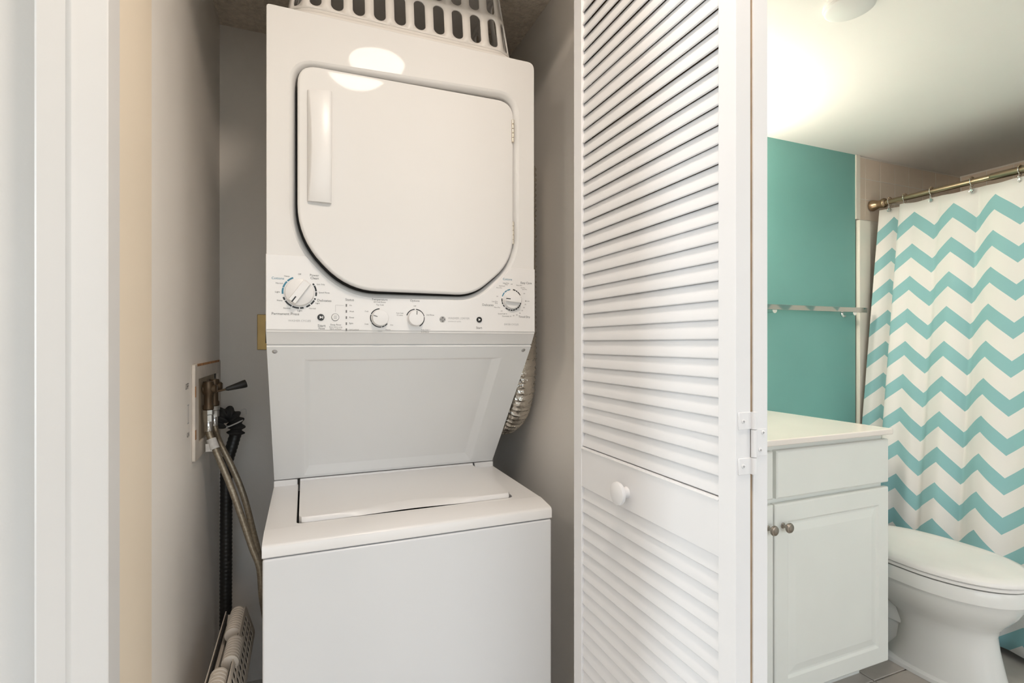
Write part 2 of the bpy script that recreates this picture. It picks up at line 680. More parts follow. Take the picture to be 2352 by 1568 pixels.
# ================================================================== LAMPS
for lx, ly, lab in ((0.290, 0.31, 'round flush ceiling lamp with lit warm glass, before the closet'), (-1.30, 0.25, 'round ceiling lamp added as unseen fill light, left along the hall')):  # the second lamp is added, unseen, to brighten closet and louvers
    hl = thing('ceiling_lamp', lab, 'lamp', (lx, ly, ZH))
    lathe('base', [(0.135, 0), (0.135, -0.02), (0.125, -0.025)], (lx, ly, ZH - 0.001), (0, 0, 1), 'trim', hl)
    lathe('diffuser', [(0.117, -0.026), (0.112, -0.038), (0.095, -0.052), (0.06, -0.062), (0, -0.066)], (lx, ly, ZH), (0, 0, 1), 'lamp' if lx > 0 else 'fill_lamp', hl)

vl = thing('vanity_light', 'three bulb vanity light bar on the teal wall above the counter', 'lamp', (1.35, YT, 1.86))
box('back_plate', (1.02, YT - 0.03, 1.81), (1.68, YT - 0.001, 1.91), 'nickel', vl, 0.006)
for i in range(3):
    x = 1.13 + 0.22 * i
    lathe('bulb', [(0.012, 0.03), (0.02, 0.05), (0.035, 0.07), (0.04, 0.095), (0.03, 0.125), (0, 0.137)], (x, YT, 1.86), (0, -1, 0), 'bulb', vl, 20)

# ================================================================== STACKED WASHER AND DRYER
D, W = 1.293, 1.19
X0, X1 = -0.0815, 0.590
lc = thing('stacked_washer_dryer', 'tall white stacked washer and dryer filling the closet', 'washer dryer', (0.254, 1.57, 0))
box('washer_cabinet', (-0.0825, W, 0.03), (0.5925, 1.95, 0.7252), 'washer', lc, 0.005)
for x in (-0.04, 0.55):
    for y in (1.24, 1.9):
        lathe('foot', [(0.02, 0.0), (0.02, 0.012), (0.008, 0.014), (0.008, 0.032)], (x, y, 0), (0, 0, 1), 'dark', lc, 14)

# washer deck: apron and top with a real opening for the lid
ZD = 0.764
LX0, LX1, LY0, LY1 = -0.0135, 0.5205, 1.288, 1.637
dk_out = [(-0.0835, 1.635), (-0.0835, 1.262), (-0.0805, 1.262), (0.5895, 1.262), (0.5925, 1.262), (0.5925, 1.635)]
bm = bmesh.new()
hole = rounded([(LX0 - 0.004, LY1 + 0.02), (LX0 - 0.004, LY0 - 0.006), (LX1 + 0.005, LY0 - 0.006), (LX1 + 0.005, LY1 + 0.02)], [0, 0.012, 0.022, 0], 4)
deck_poly = [(-0.0835, LY1), (-0.0835, 1.255), (0.5925, 1.255), (0.5925, LY1)]
notch = [(LX1 + 0.005, LY1)] + [tuple(p) for p in rounded([(LX0 - 0.004, LY1 + 0.2), (LX0 - 0.004, LY0 - 0.006), (LX1 + 0.005, LY0 - 0.006), (LX1 + 0.005, LY1 + 0.2)], [0, 0.012, 0.022, 0], 4)[1:-1]][::-1] + [(LX0 - 0.004, LY1)]
outer = [(0.5925, LY1)] + notch + [(-0.0835, LY1), (-0.0835, 1.262), (0.5925, 1.262)]
plate_xy('washer_deck', outer, [], ZD, 0.012, 0.0015, 'plastic', lc)
apron = [(1.262, ZD), (1.262, 0.7275), (1.192, 0.7275), (1.1895, 0.730), (1.1895, 0.749), (1.192, 0.7535), (1.197, 0.756), (1.25, 0.7632)]
prism('washer_apron', apron, 'X', -0.0835, 0.5925, 'plastic', lc, smooth=35)
box('lid_gap_shade', (LX0 - 0.012, LY0 - 0.012, 0.738), (LX1 + 0.012, LY1, 0.744), 'dark', lc)  # dark sheet added under the lid so its gap looks black, painted shade
for a, b in ((-0.0835, LX0 - 0.006), (LX1 + 0.006, 0.5925)):
    box('deck_lip', (a, LY1 - 0.004, ZD - 0.01), (b, LY1 + 0.02, 0.7800), 'plastic', lc, 0.003)

# lid with a scooped front edge
N = 90
bm = bmesh.new()
rows = []
for i in range(N + 1):
    f = i / N
    x = LX0 + 0.001 + (LX1 - LX0 - 0.002) * f
    c = min(1.0, max(0.0, 1 - abs(f - 0.50) / 0.34))
    sc = c * c * (3 - 2 * c)
    ed = min(f, 1 - f) * (LX1 - LX0)
    rc = 0.0
    if ed < 0.014:
        rc = 0.014 - math.sqrt(max(0, 0.014 ** 2 - (0.014 - ed) ** 2))
    yb = LY0 + rc
    yt = LY0 + 0.006 + rc + 0.034 * sc
    zt = ZD + 0.010
    rows.append([bm.verts.new(p) for p in ((x, LY1, ZD - 0.012), (x, yb + 0.004 + 0.012 * sc, ZD - 0.008 + 0.004 * sc), (x, yb, ZD - 0.002 + 0.003 * sc), (x, (yb * 0.55 + yt * 0.45), zt - 0.0035),
                                           (x, yt, zt - 0.0006), (x, yt + 0.008, zt), (x, LY1 - 0.012, zt), (x, LY1 - 0.006, zt + 0.0015), (x, LY1 - 0.004, 0.7800), (x, LY1 + 0.02, 0.7800))])
for A, B in zip(rows, rows[1:]):
    for k in range(len(A)):
        bm.faces.new((A[k], A[(k + 1) % len(A)], B[(k + 1) % len(A)], B[k]))
bm.faces.new(rows[0])
bm.faces.new(rows[-1][::-1])
link('washer_lid', tomesh(bm), 'plastic', lc, 35, True)

# sloping panel between washer and dryer
A0, A1 = Vector((0, 1.6375, 0.7815)), Vector((0, 1.3150, 1.1722))
sl = (A1 - A0)
SH = sl.length
sl.normalize()
sn = Vector((0, -sl.z, sl.y))      # outward normal
if sn.y > 0:
    sn = -sn


def slope(s, t, d):
    return Vector((X0 - 0.001 + s, 0, 0)) + A0 + sl * t + sn * d


SW = X1 - X0 + 0.002
ring_panel('sloped_panel', SW, SH, [(0, 0, 0, 0, -0.02), (0, 0, 0, 0, 0), (0.082, 0.080, 0.012, 0.042, 0), (0.094, 0.104, 0.045, 0.054, -0.0085)], slope, 'panelwhite', lc)
prism('inner_cabinet', [(1.36, 1.17), (1.66, 0.80), (1.95, 0.75), (1.95, 1.17)], 'X', X0 + 0.01, X1 - 0.01, 'washer', lc)
for u, v in ((631, 806), (1202, 803)):
    p = onY(u, v, 1.325)
    lathe('screw', [(0.0062, 0.0), (0.0062, 0.002), (0.004, 0.0035), (0.0018, 0.0036), (0.0018, 0.0018), (0, 0.0018)], (p.x, 1.3265, p.z), (0, sn.y, sn.z), 'steel', lc, 16)

# dryer body and front with the recess for the door
box('dryer_cabinet', (X0 + 0.001, D + 0.03, 1.19), (X1 - 0.001, 1.95, 1.9555), 'enamel', lc, 0.004)


TA, TB = 0.042, 0.027


def tilt_y(x, z):          # the door stands a little proud at its left and bottom edges
    return D + 0.006 - TA * (0.575 - x) - TB * (1.80 - z)


def ondoor(u, v):
    r = _ray(u, v)
    # plane: y = a + b*x + c*z
    a = D + 0.006 - TA * 0.575 - TB * 1.80
    k = (a + TB * EYE) / (r[1] - TA * r[0] - TB * r[2])
    return Vector((r[0] * k, r[1] * k, EYE + r[2] * k))


dpx = [(683, 144), (1181, 234), (1180, 600), (1088, 677), (800, 665), (683, 545)]
dr = [0.045, 0.05, 0.07, 0.045, 0.07, 0.10]
dpts = [(ondoor(*p).x, ondoor(*p).z) for p in dpx]
door2d = rounded(dpts, dr, 8)
cx = sum(p[0] for p in dpts) / 6
cz = sum(p[1] for p in dpts) / 6
# opening in the fixed front, laid out on the front plane around the door
hpx = [(678, 146), (1182, 224), (1181, 601), (1089, 681), (797, 671), (679, 550)]
hpts = [(onY(*p, D).x, onY(*p, D).z) for p in hpx]
hole2d = rounded(hpts, dr, 8)
zt = 1.9568
front = rounded([(X0, 1.205), (X1, 1.205), (X1, zt), (X0, zt)], [0, 0, 0.02, 0.008], 5)


def offset2d(loop, d):
    out = []
    k = len(loop)
    for i, p in enumerate(loop):
        t = (Vector(loop[(i + 1) % k]) - Vector(loop[i - 1]))
        nn = Vector((t.y, -t.x)).normalized()
        if nn.dot(Vector(p) - Vector((cx, cz))) < 0:
            nn = -nn
        out.append(Vector(p) + nn * d)
    return out


wide = offset2d(hole2d, 0.011)
plate_xz('dryer_front', front, [offset2d(hole2d, 0.0115)], D, 0.032, 0.0025, 'enamel', lc)
bm = bmesh.new()
prev = None
for d_, y_ in ((0.0125, 0.0006), (0.0095, 0.0016), (0.006, 0.0045), (0.003, 0.0085), (0.001, 0.0115), (0.0, 0.014), (0.0, 0.026)):
    ring = [bm.verts.new((p.x, D + y_, p.y)) for p in offset2d(hole2d, d_)]
    if prev:
        for i in range(len(ring)):
            bm.faces.new((prev[i], prev[(i + 1) % len(ring)], ring[(i + 1) % len(ring)], ring[i]))
    prev = ring
link('door_surround', tomesh(bm), 'enamel', lc, 60)
plate_xz('door_recess', rounded([(p[0] + (0.006 if p[0] > cx else -0.006), p[1] + (0.006 if p[1] > cz else -0.006)) for p in hpts], dr, 8), [], D + 0.026, 0.004, 0.0, 'gap', lc)
# the dryer door: local plate tilted into place
dm = plate_mesh(door2d, [], 0.024, 0.007, 4)
for v in dm.vertices:
    x, z, d = v.co.x, v.co.y, v.co.z
    v.co = Vector((x, tilt_y(x, z) + 0.012 - d, z))
dd = link('dryer_door', dm, 'enamel', lc, 40, True)
# bowed grab handle
hp0, hp1, hp2, hp3 = ondoor(706, 208), ondoor(762, 213), ondoor(761, 468), ondoor(706, 462)
bm = bmesh.new()
n = 14
rows = []
for i in range(n + 1):
    t = i / n
    L_ = hp3.lerp(hp0, t)
    R_ = hp2.lerp(hp1, t)
    bow = math.sin(PI * t)
    off = 0.006 + 0.016 * bow ** 0.7
    xl = L_.x + 0.006 * bow
    yb = tilt_y(L_.x, L_.z)
    yl = yb - off
    rows.append([bm.verts.new(p) for p in ((L_.x, yb + 0.002, L_.z), (L_.x, yb - 0.003, L_.z), (xl + 0.0015, yl + 0.001, L_.z), (xl + 0.005, yl - 0.0012, L_.z), (R_.x - 0.006, yl - 0.0012, R_.z),
                                           (R_.x - 0.002, yl + 0.0005, R_.z), (R_.x, yl + 0.004, R_.z), (R_.x, yb + 0.002, R_.z))])
for A, B in zip(rows, rows[1:]):
    for k in range(len(A)):
        bm.faces.new((A[k], A[(k + 1) % len(A)], B[(k + 1) % len(A)], B[k]))
bm.faces.new(rows[0])
bm.faces.new(rows[-1])
link('handle', tomesh(bm), 'plastic', dd, 40)
for v0, v1 in ((275, 327), (509, 561)):
    a, b = onY(1178.5, v0, D - 0.002), onY(1178.5, v1, D - 0.002)
    bm = bmesh.new()
    for k in range(5):
        z0 = a.z + (b.z - a.z) * (k / 5)
        z1 = a.z + (b.z - a.z) * ((k + 0.93) / 5)
        bm_lathe(bm, [(0.003, 0), (0.0036, 0.0006), (0.0036, z0 - z1 - 0.0006), (0.003, z0 - z1)], (a.x, D - 0.001, z1), (0, 0, 1), 12)
    link('hinge', tomesh(bm), 'hingegold', dd, 40)

# control panel: follows the lower outline of the door opening
off2d = offset2d(hole2d, 0.0105)
zl, zr = onY(605, 583, D).z, onY(1228, 618, D).z
zl = zr = (zl + zr) / 2
low = [p for p in off2d if p.y < zl - 0.001]
low.sort(key=lambda p: p.x)
YC = D - 0.0028
cpo = [(X0 - 0.0008, 1.211), (X1 + 0.0008, 1.211), (X1 + 0.0008, zl)] + [(low[-1].x + 0.012, zl)] + [tuple(p) for p in low[::-1]] + [(low[0].x - 0.012, zl), (X0 - 0.0008, zl)]
cp = plate_xz('control_panel', cpo, [], YC, 0.012, 0.002, 'plastic', lc)
prism('panel_bevel', [(YC + 0.0004, 1.2125), (D + 0.022, 1.1775), (D + 0.06, 1.1775), (D + 0.06, 1.2125)], 'X', X0 - 0.0008, X1 + 0.0008, 'plastic', lc)
box('panel_gap', (X0 + 0.003, D + 0.03, 1.170), (X1 - 0.003, D + 0.08, 1.18), 'black', lc)


def cp_at(u, v):
    p = onY(u, v, YC)
    return p.x, p.z


YP = YC - 0.0004


def pointer_dial(name, u, v, r, ang, bar, depth, arcs_blue, arcs_dark, label):
    x, z = cp_at(u, v)
    kn = lathe(name, [(r, 0), (r, depth * 0.35), (r * 0.97, depth * 0.5), (r * 0.93, depth * 0.55), (0, depth * 0.56)] if bar else
               [(r, 0), (r * 0.99, depth * 0.8), (r * 0.94, depth), (r * 0.5, depth * 1.06), (0, depth * 1.07)], (x, YC + 0.0002, z), (0, -1, 0), 'plastic', cp, 40)
    dv = Vector((math.sin(R(ang)), 0, math.cos(R(ang))))      # where the pointer looks
    sd = Vector((dv.z, 0, -dv.x))
    pr_ = Vector((x, YC, z))
    if bar:
        bm = bmesh.new()
        prof = [(-0.30, 0.4), (-0.27, 1.0), (0.27, 1.0), (0.30, 0.4)]
        ra = []
        for e, ll in ((-1, 0.95), (1, 0.95)):
            ra.append([bm.verts.new(pr_ + dv * (r * ll * e * (1 if h < 0.5 else 0.93)) + sd * (r * s) + Vector((0, -depth * h, 0))) for s, h in prof])
        for i in range(4):
            bm.faces.new((ra[0][i], ra[0][(i + 1) % 4], ra[1][(i + 1) % 4], ra[1][i]))
        bm.faces.new(ra[0])
        bm.faces.new(ra[1])
        bmesh.ops.recalc_face_normals(bm, faces=bm.faces[:])
        bmesh.ops.bevel(bm, geom=bm.edges[:], offset=0.0012, segments=2, profile=0.5, affect='EDGES')
        g = link('dial_grip', tomesh(bm), 'plastic', cp, 40, True)
    bm = bmesh.new()
    yy = -depth * (1.02 if bar else 1.075)
    q = [pr_ + dv * r * a + sd * (r * 0.045 * b) + Vector((0, yy, 0)) for a, b in ((0.9, -1), (0.9, 1), (0.42, 1), (0.42, -1))]
    q2 = [p + Vector((0, 0.003, 0)) for p in q]
    a = [bm.verts.new(p) for p in q]
    b = [bm.verts.new(p) for p in q2]
    bm.faces.new(a)
    bm.faces.new(b[::-1])
    for i in range(4):
        bm.faces.new((a[i], a[(i + 1) % 4], b[(i + 1) % 4], b[i]))
    link('dial_pointer', tomesh(bm), 'black' if bar else 'grey_print', cp)
    for arcs, P in ((arcs_blue, PB), (arcs_dark, PD)):
        for a0, a1 in arcs:
            P.arc(x, z, YP, r * 1.09, r * 1.21, a0, a1)
    return x, z


PB, PD, PG, PL = Print(), Print(), Print(), Print()
pointer_dial('cycle_dial', 688, 671.5, 0.0315, 215, True, 0.019, [(263, 285), (287, 312), (315, 338)], [(53, 60), (62, 84), (87, 101), (110, 116), (119, 137), (141, 156), (166, 178), (182, 205), (208, 236), (240, 251)], '')
pointer_dial('temperature_dial', 872.5, 730, 0.0195, 288, False, 0.016, [], [(128, 148), (151, 168), (172, 240), (243, 290), (294, 358)], '')
pointer_dial('option_dial', 954, 730.5, 0.0195, 3, False, 0.016, [], [(-72, -4), (4, 78), (82, 152)], '')
pointer_dial('dryer_dial', 1175, 688.5, 0.0245, 275, True, 0.019, [(288, 312), (315, 330), (333, 352)], [(8, 24), (27, 36), (39, 62), (76, 92), (95, 102), (105, 115), (118, 128), (131, 141), (144, 156), (159, 172), (175, 186), (189, 200), (203, 218), (228, 240), (244, 256), (258, 276)], '')


def word(P, s, u0, u1, v):
    a, b = cp_at(u0, v), cp_at(u1, v)
    P.text(s, a[0], b[0], (a[1] + b[1]) / 2, YP)


for s, u0, u1, v in (('Cottons', 623.7, 652.4, 638.6), ('Cottons', 1155, 1176, 641)):
    word(PB, s, u0, u1, v)
for s, u0, u1, v in (
        ('Off', 684.7, 691.7, 629.4), ('Heavy', 652.9, 665, 634.3), ('Normal', 633.5, 649.6, 650), ('Light', 632, 643, 670.5), ('Heavy', 636, 649, 690),
        ('Normal', 651, 667, 707.4), ('Light', 683, 694, 713.7), ('Normal', 710, 725, 708), ('Light', 725, 734.5, 696.5), ('Delicates', 729, 761, 690),
        ('Power', 712, 733, 632), ('Clean', 713, 732, 638.6), ('Spin Only', 727.5, 746, 653.4), ('Speed Rinse', 732, 757, 672.3),
        ('Permanent Press', 624, 687, 720.3), ('Start', 730, 748, 747.6), ('Pause', 732, 746, 754), ('Deep Rinse', 759, 783.6, 746),
        ('Select before using', 756, 786, 751), ('fabric softener', 757.6, 785, 755), ('Status', 793.4, 813, 688), ('On', 802.5, 808, 701),
        ('Wash', 802.5, 813, 715), ('Rinse', 802.5, 813, 728.7), ('Spin', 802, 811, 742.7), ('Lid Locked', 802, 823.6, 757), ('Temperature', 853.7, 890, 688.3),
        ('All Cold Rinses', 858, 886, 693.4), ('Tap Cold', 864, 881, 700.4), ('Cold', 838, 846, 714.7), ('Cold', 837.6, 846, 744), ('Warm', 885, 896.5, 757),
        ('Colors', 868, 877.6, 760), ('Hot', 896.5, 903, 746), ('Options', 942, 963.6, 691), ('Off', 950, 955.6, 702.6), ('Auto Soak', 910, 926.7, 718.8),
        ('15 mins', 911.6, 925, 723.5), ('2nd Rinse', 979.5, 997, 723), ('Auto Soak +', 967, 988, 757), ('2nd Rinse', 967, 985, 762), ('Start', 1093.7, 1107.4, 752.4),
        ('Easy Care', 1196, 1221, 650.4), ('Less Dry', 1155, 1169, 650.4), ('Dry', 1160, 1166, 653.6), ('Optimum', 1145.7, 1159.5, 656.8), ('More Dry', 1140, 1153, 661),
        ('More Dry', 1186, 1199, 655.6), ('Less Dry', 1195.6, 1205.7, 661), ('Less Dry', 1199, 1210, 664.6), ('Off', 1173, 1177, 652.5), ('Off', 1202, 1206, 674),
        ('80 min', 1205.7, 1216, 691.3), ('70', 1205, 1208, 699), ('60', 1202, 1205, 706), ('50', 1198, 1201, 713), ('40', 1192.5, 1195.5, 719), ('30', 1185.5, 1188.5, 723),
        ('20', 1178, 1181, 724.5), ('Dewrinkle 10', 1153.7, 1174, 726), ('Quick Fluff 15', 1143.6, 1164.5, 720.6), ('Delicates', 1108, 1133.4, 700),
        ('Less Dry', 1130, 1143, 692.5), ('Dry', 1137, 1143, 696.3), ('More Dry', 1135, 1148.6, 706), ('Timed Dry', 1191, 1217, 728), ('Off', 1150, 1154, 714), ('Off', 1140, 1144, 680.5)):
    word(PG, s, u0, u1, v)
for s, u0, u1, v in (('WASHER CYCLES', 662, 714, 736.4), ('WASHER | DRYER', 1029, 1078.5, 731.5), ('commercial quality', 1029, 1059, 738.2), ('DRYER CYCLES', 1158, 1191, 744.8)):
    word(PL, s, u0, u1, v)
# status bracket line and indicator marks
a, b = cp_at(770.5, 716), cp_at(770.5, 700.4)
c = cp_at(790, 700.4)
PL.rect(a[0], a[0] + 0.0005, a[1], b[1], YP)
PL.rect(b[0], c[0], b[1] - 0.0005, b[1], YP)
# round buttons
for u, v, r, m, nm in ((737, 728.5, 0.0077, 'black', 'start_button'), (1100.5, 734, 0.0075, 'black', 'start_button'), (770, 728.5, 0.0078, 'plastic', 'deep_rinse_button')):
    x, z = cp_at(u, v)
    lathe(nm, [(r, 0), (r, 0.0022), (r * 0.9, 0.003), (0, 0.0031)], (x, YC + 0.0001, z), (0, -1, 0), m, cp, 28)
    yq = YC - 0.0034
    if nm == 'start_button':
        P = Print()
        P.poly([(x - r * 0.35, z - r * 0.45), (x + r * 0.45, z), (x - r * 0.35, z + r * 0.45)], yq)
        if u < 800:
            P.rect(x + r * 0.38, x + r * 0.50, z - r * 0.42, z + r * 0.42, yq)
            P.rect(x + r * 0.58, x + r * 0.70, z - r * 0.42, z + r * 0.42, yq)
        P.done('play_symbol', 'plastic', cp)
    else:
        PG.arc(x, z, YP, r * 1.05, r * 1.14, 0, 360)
        for q in (-0.4, 0.0, 0.4):
            PG.rect(x - r * 0.45, x + r * 0.45, z + r * q - 0.0003, z + r * q + 0.0003, yq)
for v in (701, 715, 729, 743, 757):
    x, z = cp_at(795.5, v)
    box('indicator_light', (x - 0.0014, YC - 0.001, z - 0.0030), (x + 0.0014, YC + 0.0005, z + 0.0030), 'grey_print', cp)
# round maker's emblem
x, z = cp_at(1016.5, 733.3)
lathe('emblem', [(0.0078, 0), (0.0078, 0.0008), (0, 0.0009)], (x, YC + 0.0002, z), (0, -1, 0), 'grey_print', cp, 32)
P = Print()
P.arc(x, z, YC - 0.0011, 0.0064, 0.0070, 0, 360)
P.text('GE', x - 0.0042, x + 0.0042, z, YC - 0.0011)
for a in (45, 135, 225, 315):
    P.arc(x + math.sin(R(a)) * 0.0048, z + math.cos(R(a)) * 0.0048, YC - 0.0011, 0.0010, 0.0016, a - 120, a + 120)
P.done('emblem_script', 'plastic', cp)
PB.done('blue_lettering', 'blue_print', cp)['kind'] = 'stuff'
PD.done('dial_scale', 'black', cp)['kind'] = 'stuff'
PG.done('grey_lettering', 'grey_print', cp)['kind'] = 'stuff'
PL.done('pale_lettering', 'pale_print', cp)['kind'] = 'stuff'

# ================================================================== VENT DUCT
path = cat_rom([(0.650, 1.53, 1.75), (0.650, 1.53, 1.35), (0.650, 1.53, 1.10), (0.650, 1.565, 0.985), (0.650, 1.65, 0.92), (0.650, 1.78, 0.90), (0.650, 1.99, 0.90)], 14)
path = resample(path, 0.0035)
bm = bmesh.new()


def duct_r(s):
    f = (s % 0.0165) / 0.0165
    return 0.0468 + 0.0045 * math.exp(-((f - 0.5) / 0.16) ** 2)


bm_tube(bm, path, duct_r, 36, True)
for v in bm.verts:
    v.co += Vector((random.uniform(-1, 1), random.uniform(-1, 1), random.uniform(-1, 1))) * 0.0013
tag(link('vent_duct', tomesh(bm), 'foil', None, 60), 'crinkled silver foil dryer duct curving behind the appliance on the right', 'duct')

# ================================================================== LAUNDRY BASKET (upside down on the dryer)
BZ = 1.957
ba, bb, br = 0.320, 0.220, 0.085
bcx, bcy = 0.256, 1.312 + bb
bk = thing('laundry_basket', 'white slotted plastic laundry basket upside down on top of the dryer', 'basket', (bcx, bcy, BZ))


def rrect(a, b, r):
    segs = [('l', 2 * (b - r)), ('c', PI / 2 * r), ('l', 2 * (a - r)), ('c', PI / 2 * r)] * 2
    return segs, sum(s[1] for s in segs)


def rr_point(s, a, b, r):
    """perimeter point and outward normal, starting at the right side, counter-clockwise"""
    segs, tot = rrect(a, b, r)
    s %= tot
    starts = [((a, -(b - r)), (0, 1)), ((a - r, b - r), 0.0), ((a - r, b), (-1, 0)), ((-(a - r), b - r), PI / 2),
              ((-a, b - r), (0, -1)), ((-(a - r), -(b - r)), PI), ((-(a - r), -b), (1, 0)), ((a - r, -(b - r)), 1.5 * PI)]
    for (k, L_), st in zip(segs, starts):
        if s <= L_:
            if k == 'l':
                p, d = Vector(st[0]), Vector(st[1])
                return p + d * s, Vector((d.y, -d.x))
            an = st[1] + s / r
            nn = Vector((math.cos(an), math.sin(an)))
            return Vector(st[0]) + nn * r, nn
        s -= L_
    return Vector((a, 0)), Vector((1, 0))


_, PER = rrect(ba - 0.016, bb - 0.016, br - 0.01)
NC = 37
CW = PER / NC


def bwall(s, z):
    p, nn = rr_point(s, ba - 0.016, bb - 0.016, br - 0.01)
    q = p - nn * (0.17 * z)
    return Vector((bcx + q.x, bcy + q.y, BZ + z))


bm = bmesh.new()
ROWS = [(0.036, 0.136), (0.136, 0.236)]
S0 = PER * 0.0 + 0.012
for i in range(NC):
    s0 = S0 + i * CW
    for z0, z1 in ROWS:
        sc, zc = s0 + CW / 2, (z0 + z1) / 2
        hw, hh = 0.0150, 0.043
        inner, outr = [], []
        for k in range(20):
            a = 2 * PI * (k + 0.5) / 20
            ca, sa = math.cos(a), math.sin(a)
            ix = hw * ca
            iz = (hh - hw) * (1 if sa > 0 else -1) + hw * sa
            inner.append((ix, iz))
            m = max(abs(ca) / (CW / 2), abs(sa) / (CW / 2))
            ox, oz = ca / m, sa / m
            # stretch the square boundary to the cell
            if abs(oz) >= CW / 2 - 1e-9:
                oz = (z1 - z0) / 2 * (1 if sa > 0 else -1)
            else:
                oz = oz * ((z1 - z0) / CW)
            outr.append((ox, oz))
        # corner points keep the cell closed
        vi = [bm.verts.new(bwall(sc + p[0], zc + p[1])) for p in inner]
        vo = [bm.verts.new(bwall(sc + p[0], zc + p[1])) for p in outr]
        for k in range(20):
            j = (k + 1) % 20
            a_, b_ = outr[k], outr[j]
            if abs(abs(a_[0]) - CW / 2) < 1e-6 and abs(abs(b_[1]) - (z1 - z0) / 2) < 1e-6 and not abs(abs(b_[0]) - CW / 2) < 1e-6:
                cn = bm.verts.new(bwall(sc + a_[0], zc + b_[1]))
                bm.faces.new((vi[k], vo[k], cn, vo[j], vi[j]))
            elif abs(abs(a_[1]) - (z1 - z0) / 2) < 1e-6 and abs(abs(b_[0]) - CW / 2) < 1e-6 and not abs(abs(a_[0]) - CW / 2) < 1e-6:
                cn = bm.verts.new(bwall(sc + b_[0], zc + a_[1]))
                bm.faces.new((vi[k], vo[k], cn, vo[j], vi[j]))
            else:
                bm.faces.new((vi[k], vo[k], vo[j], vi[j]))
bmesh.ops.remove_doubles(bm, verts=bm.verts[:], dist=0.0004)
# closed top (the basket's floor)
tops = []
NT = 96
for z, ins in ((0.236, 0.0), (0.246, 0.003), (0.252, 0.012)):
    tops.append([bm.verts.new(bwall(S0 + PER * k / NT, z) + Vector((0, 0, 0)) - Vector((rr_point(S0 + PER * k / NT, 1, 1, 0.3)[1].x * 0, 0, 0))) for k in range(NT)])
for A, B in zip(tops, tops[1:]):
    for k in range(NT):
        bm.faces.new((A[k], A[(k + 1) % NT], B[(k + 1) % NT], B[k]))
bm.faces.new(tops[-1])
o = link('basket_wall', tomesh(bm), 'basket', bk, 50)
sd_ = o.modifiers.new('solid', 'SOLIDIFY')
sd_.thickness = 0.004
sd_.offset = 0
bm = bmesh.new()
prof = [(0.000, 0.001), (0.022, 0.0005), (0.026, 0.003), (0.026, 0.010), (0.021, 0.015), (0.009, 0.019), (0.002, 0.026), (0.0, 0.037), (-0.004, 0.037), (-0.004, 0.003)]
loops = []
for k in range(NT):
    s = PER * k / NT
    p, nn = rr_point(s, ba - 0.016, bb - 0.016, br - 0.01)
    loops.append([bm.verts.new((bcx + p.x + nn.x * (o_ - 0.17 * z), bcy + p.y + nn.y * (o_ - 0.17 * z), BZ + z)) for o_, z in prof])
for k in range(NT):
    A, B = loops[k], loops[(k + 1) % NT]
    for i in range(len(prof)):
        j = (i + 1) % len(prof)
        bm.faces.new((A[i], A[j], B[j], B[i]))
link('basket_rim', tomesh(bm), 'basket', bk, 50)

# ================================================================== BIFOLD LOUVRED DOOR (folded open)
DX, DT = 0.580, 0.0290           # visible face, leaf thickness
DY0, DY1 = 0.567, 1.050
DZ0, DZ1 = 0.02, 2.15
PITCH = 0.0298
bd = thing('bifold_door', 'white louvered bifold door folded open beside the washer and dryer', 'door', (DX + DT, (DY0 + DY1) / 2, 0))
slat_me = None
stile_w = 0.0345


def slat_mesh():
    bm = bmesh.new()
    h, dpt, th = 0.0312, 0.0066, 0.0040
    ln = (DY1 - DY0) - 2 * stile_w + 0.004
    d = Vector((dpt, 0, h)).normalized()
    nn = Vector((-d.z, 0, d.x))          # outward and up
    L = math.hypot(h, dpt)
    prof = []
    for a in range(5):                   # rounded lower edge
        an = PI / 2 + PI * a / 4
        prof.append(d * (th / 2 + math.cos(an) * th / 2) + nn * (math.sin(an) * th / 2))
    for a in range(5):
        an = -PI / 2 + PI * a / 4
        prof.append(d * (L - th / 2 + math.cos(an) * th / 2) + nn * (math.sin(an) * th / 2))
    A = [bm.verts.new(p + Vector((0, -ln / 2, 0))) for p in prof]
    B = [bm.verts.new(p + Vector((0, ln / 2, 0))) for p in prof]
    k = len(prof)
    for i in range(k):
        bm.faces.new((A[i], A[(i + 1) % k], B[(i + 1) % k], B[i]))
    bm.faces.new(A)
    bm.faces.new(B[::-1])
    me = tomesh(bm, 'slat')
    me.materials.append(M['louver'])
    me.polygons.foreach_set('use_smooth', [True] * len(me.polygons))
    me.set_sharp_from_angle(angle=R(60))
    return me


slat_me = slat_mesh()
for leaf in range(2):
    xo = DX if leaf == 0 else DX + DT + 0.0048
    for y0, y1 in ((DY0, DY0 + stile_w), (DY1 - stile_w, DY1)):
        box('stile', (xo, y0, DZ0), (xo + DT, y1, DZ1), 'louver', bd, 0.0016, 2)
    for z0, z1 in ((DZ0, 0.13), (0.856, 0.9460), (DZ1 - 0.08, DZ1)):
        box('rail', (xo + 0.0015, DY0 + stile_w - 0.004, z0), (xo + DT - 0.0015, DY1 - stile_w + 0.004, z1), 'louver', bd, 0.0012, 2)
    zs = [0.9470 + PITCH * i for i in range(38)] + [0.827 - PITCH * i for i in range(24)]
    for z in zs:
        if z < 0.125 or z > DZ1 - 0.10:
            continue
        s = bpy.data.objects.new('slat', slat_me)
        C.objects.link(s)
        s.parent = bd
        if leaf == 0:
            s.location = Vector((xo + 0.0052, (DY0 + DY1) / 2, z + 0.0005)) - bd.location
            s.rotation_euler = (0, R(random.uniform(-1.6, 1.6)), 0)
        else:
            s.location = Vector((xo + DT - 0.0052, (DY0 + DY1) / 2, z + 0.0005)) - bd.location
            s.rotation_euler = (0, 0, PI)
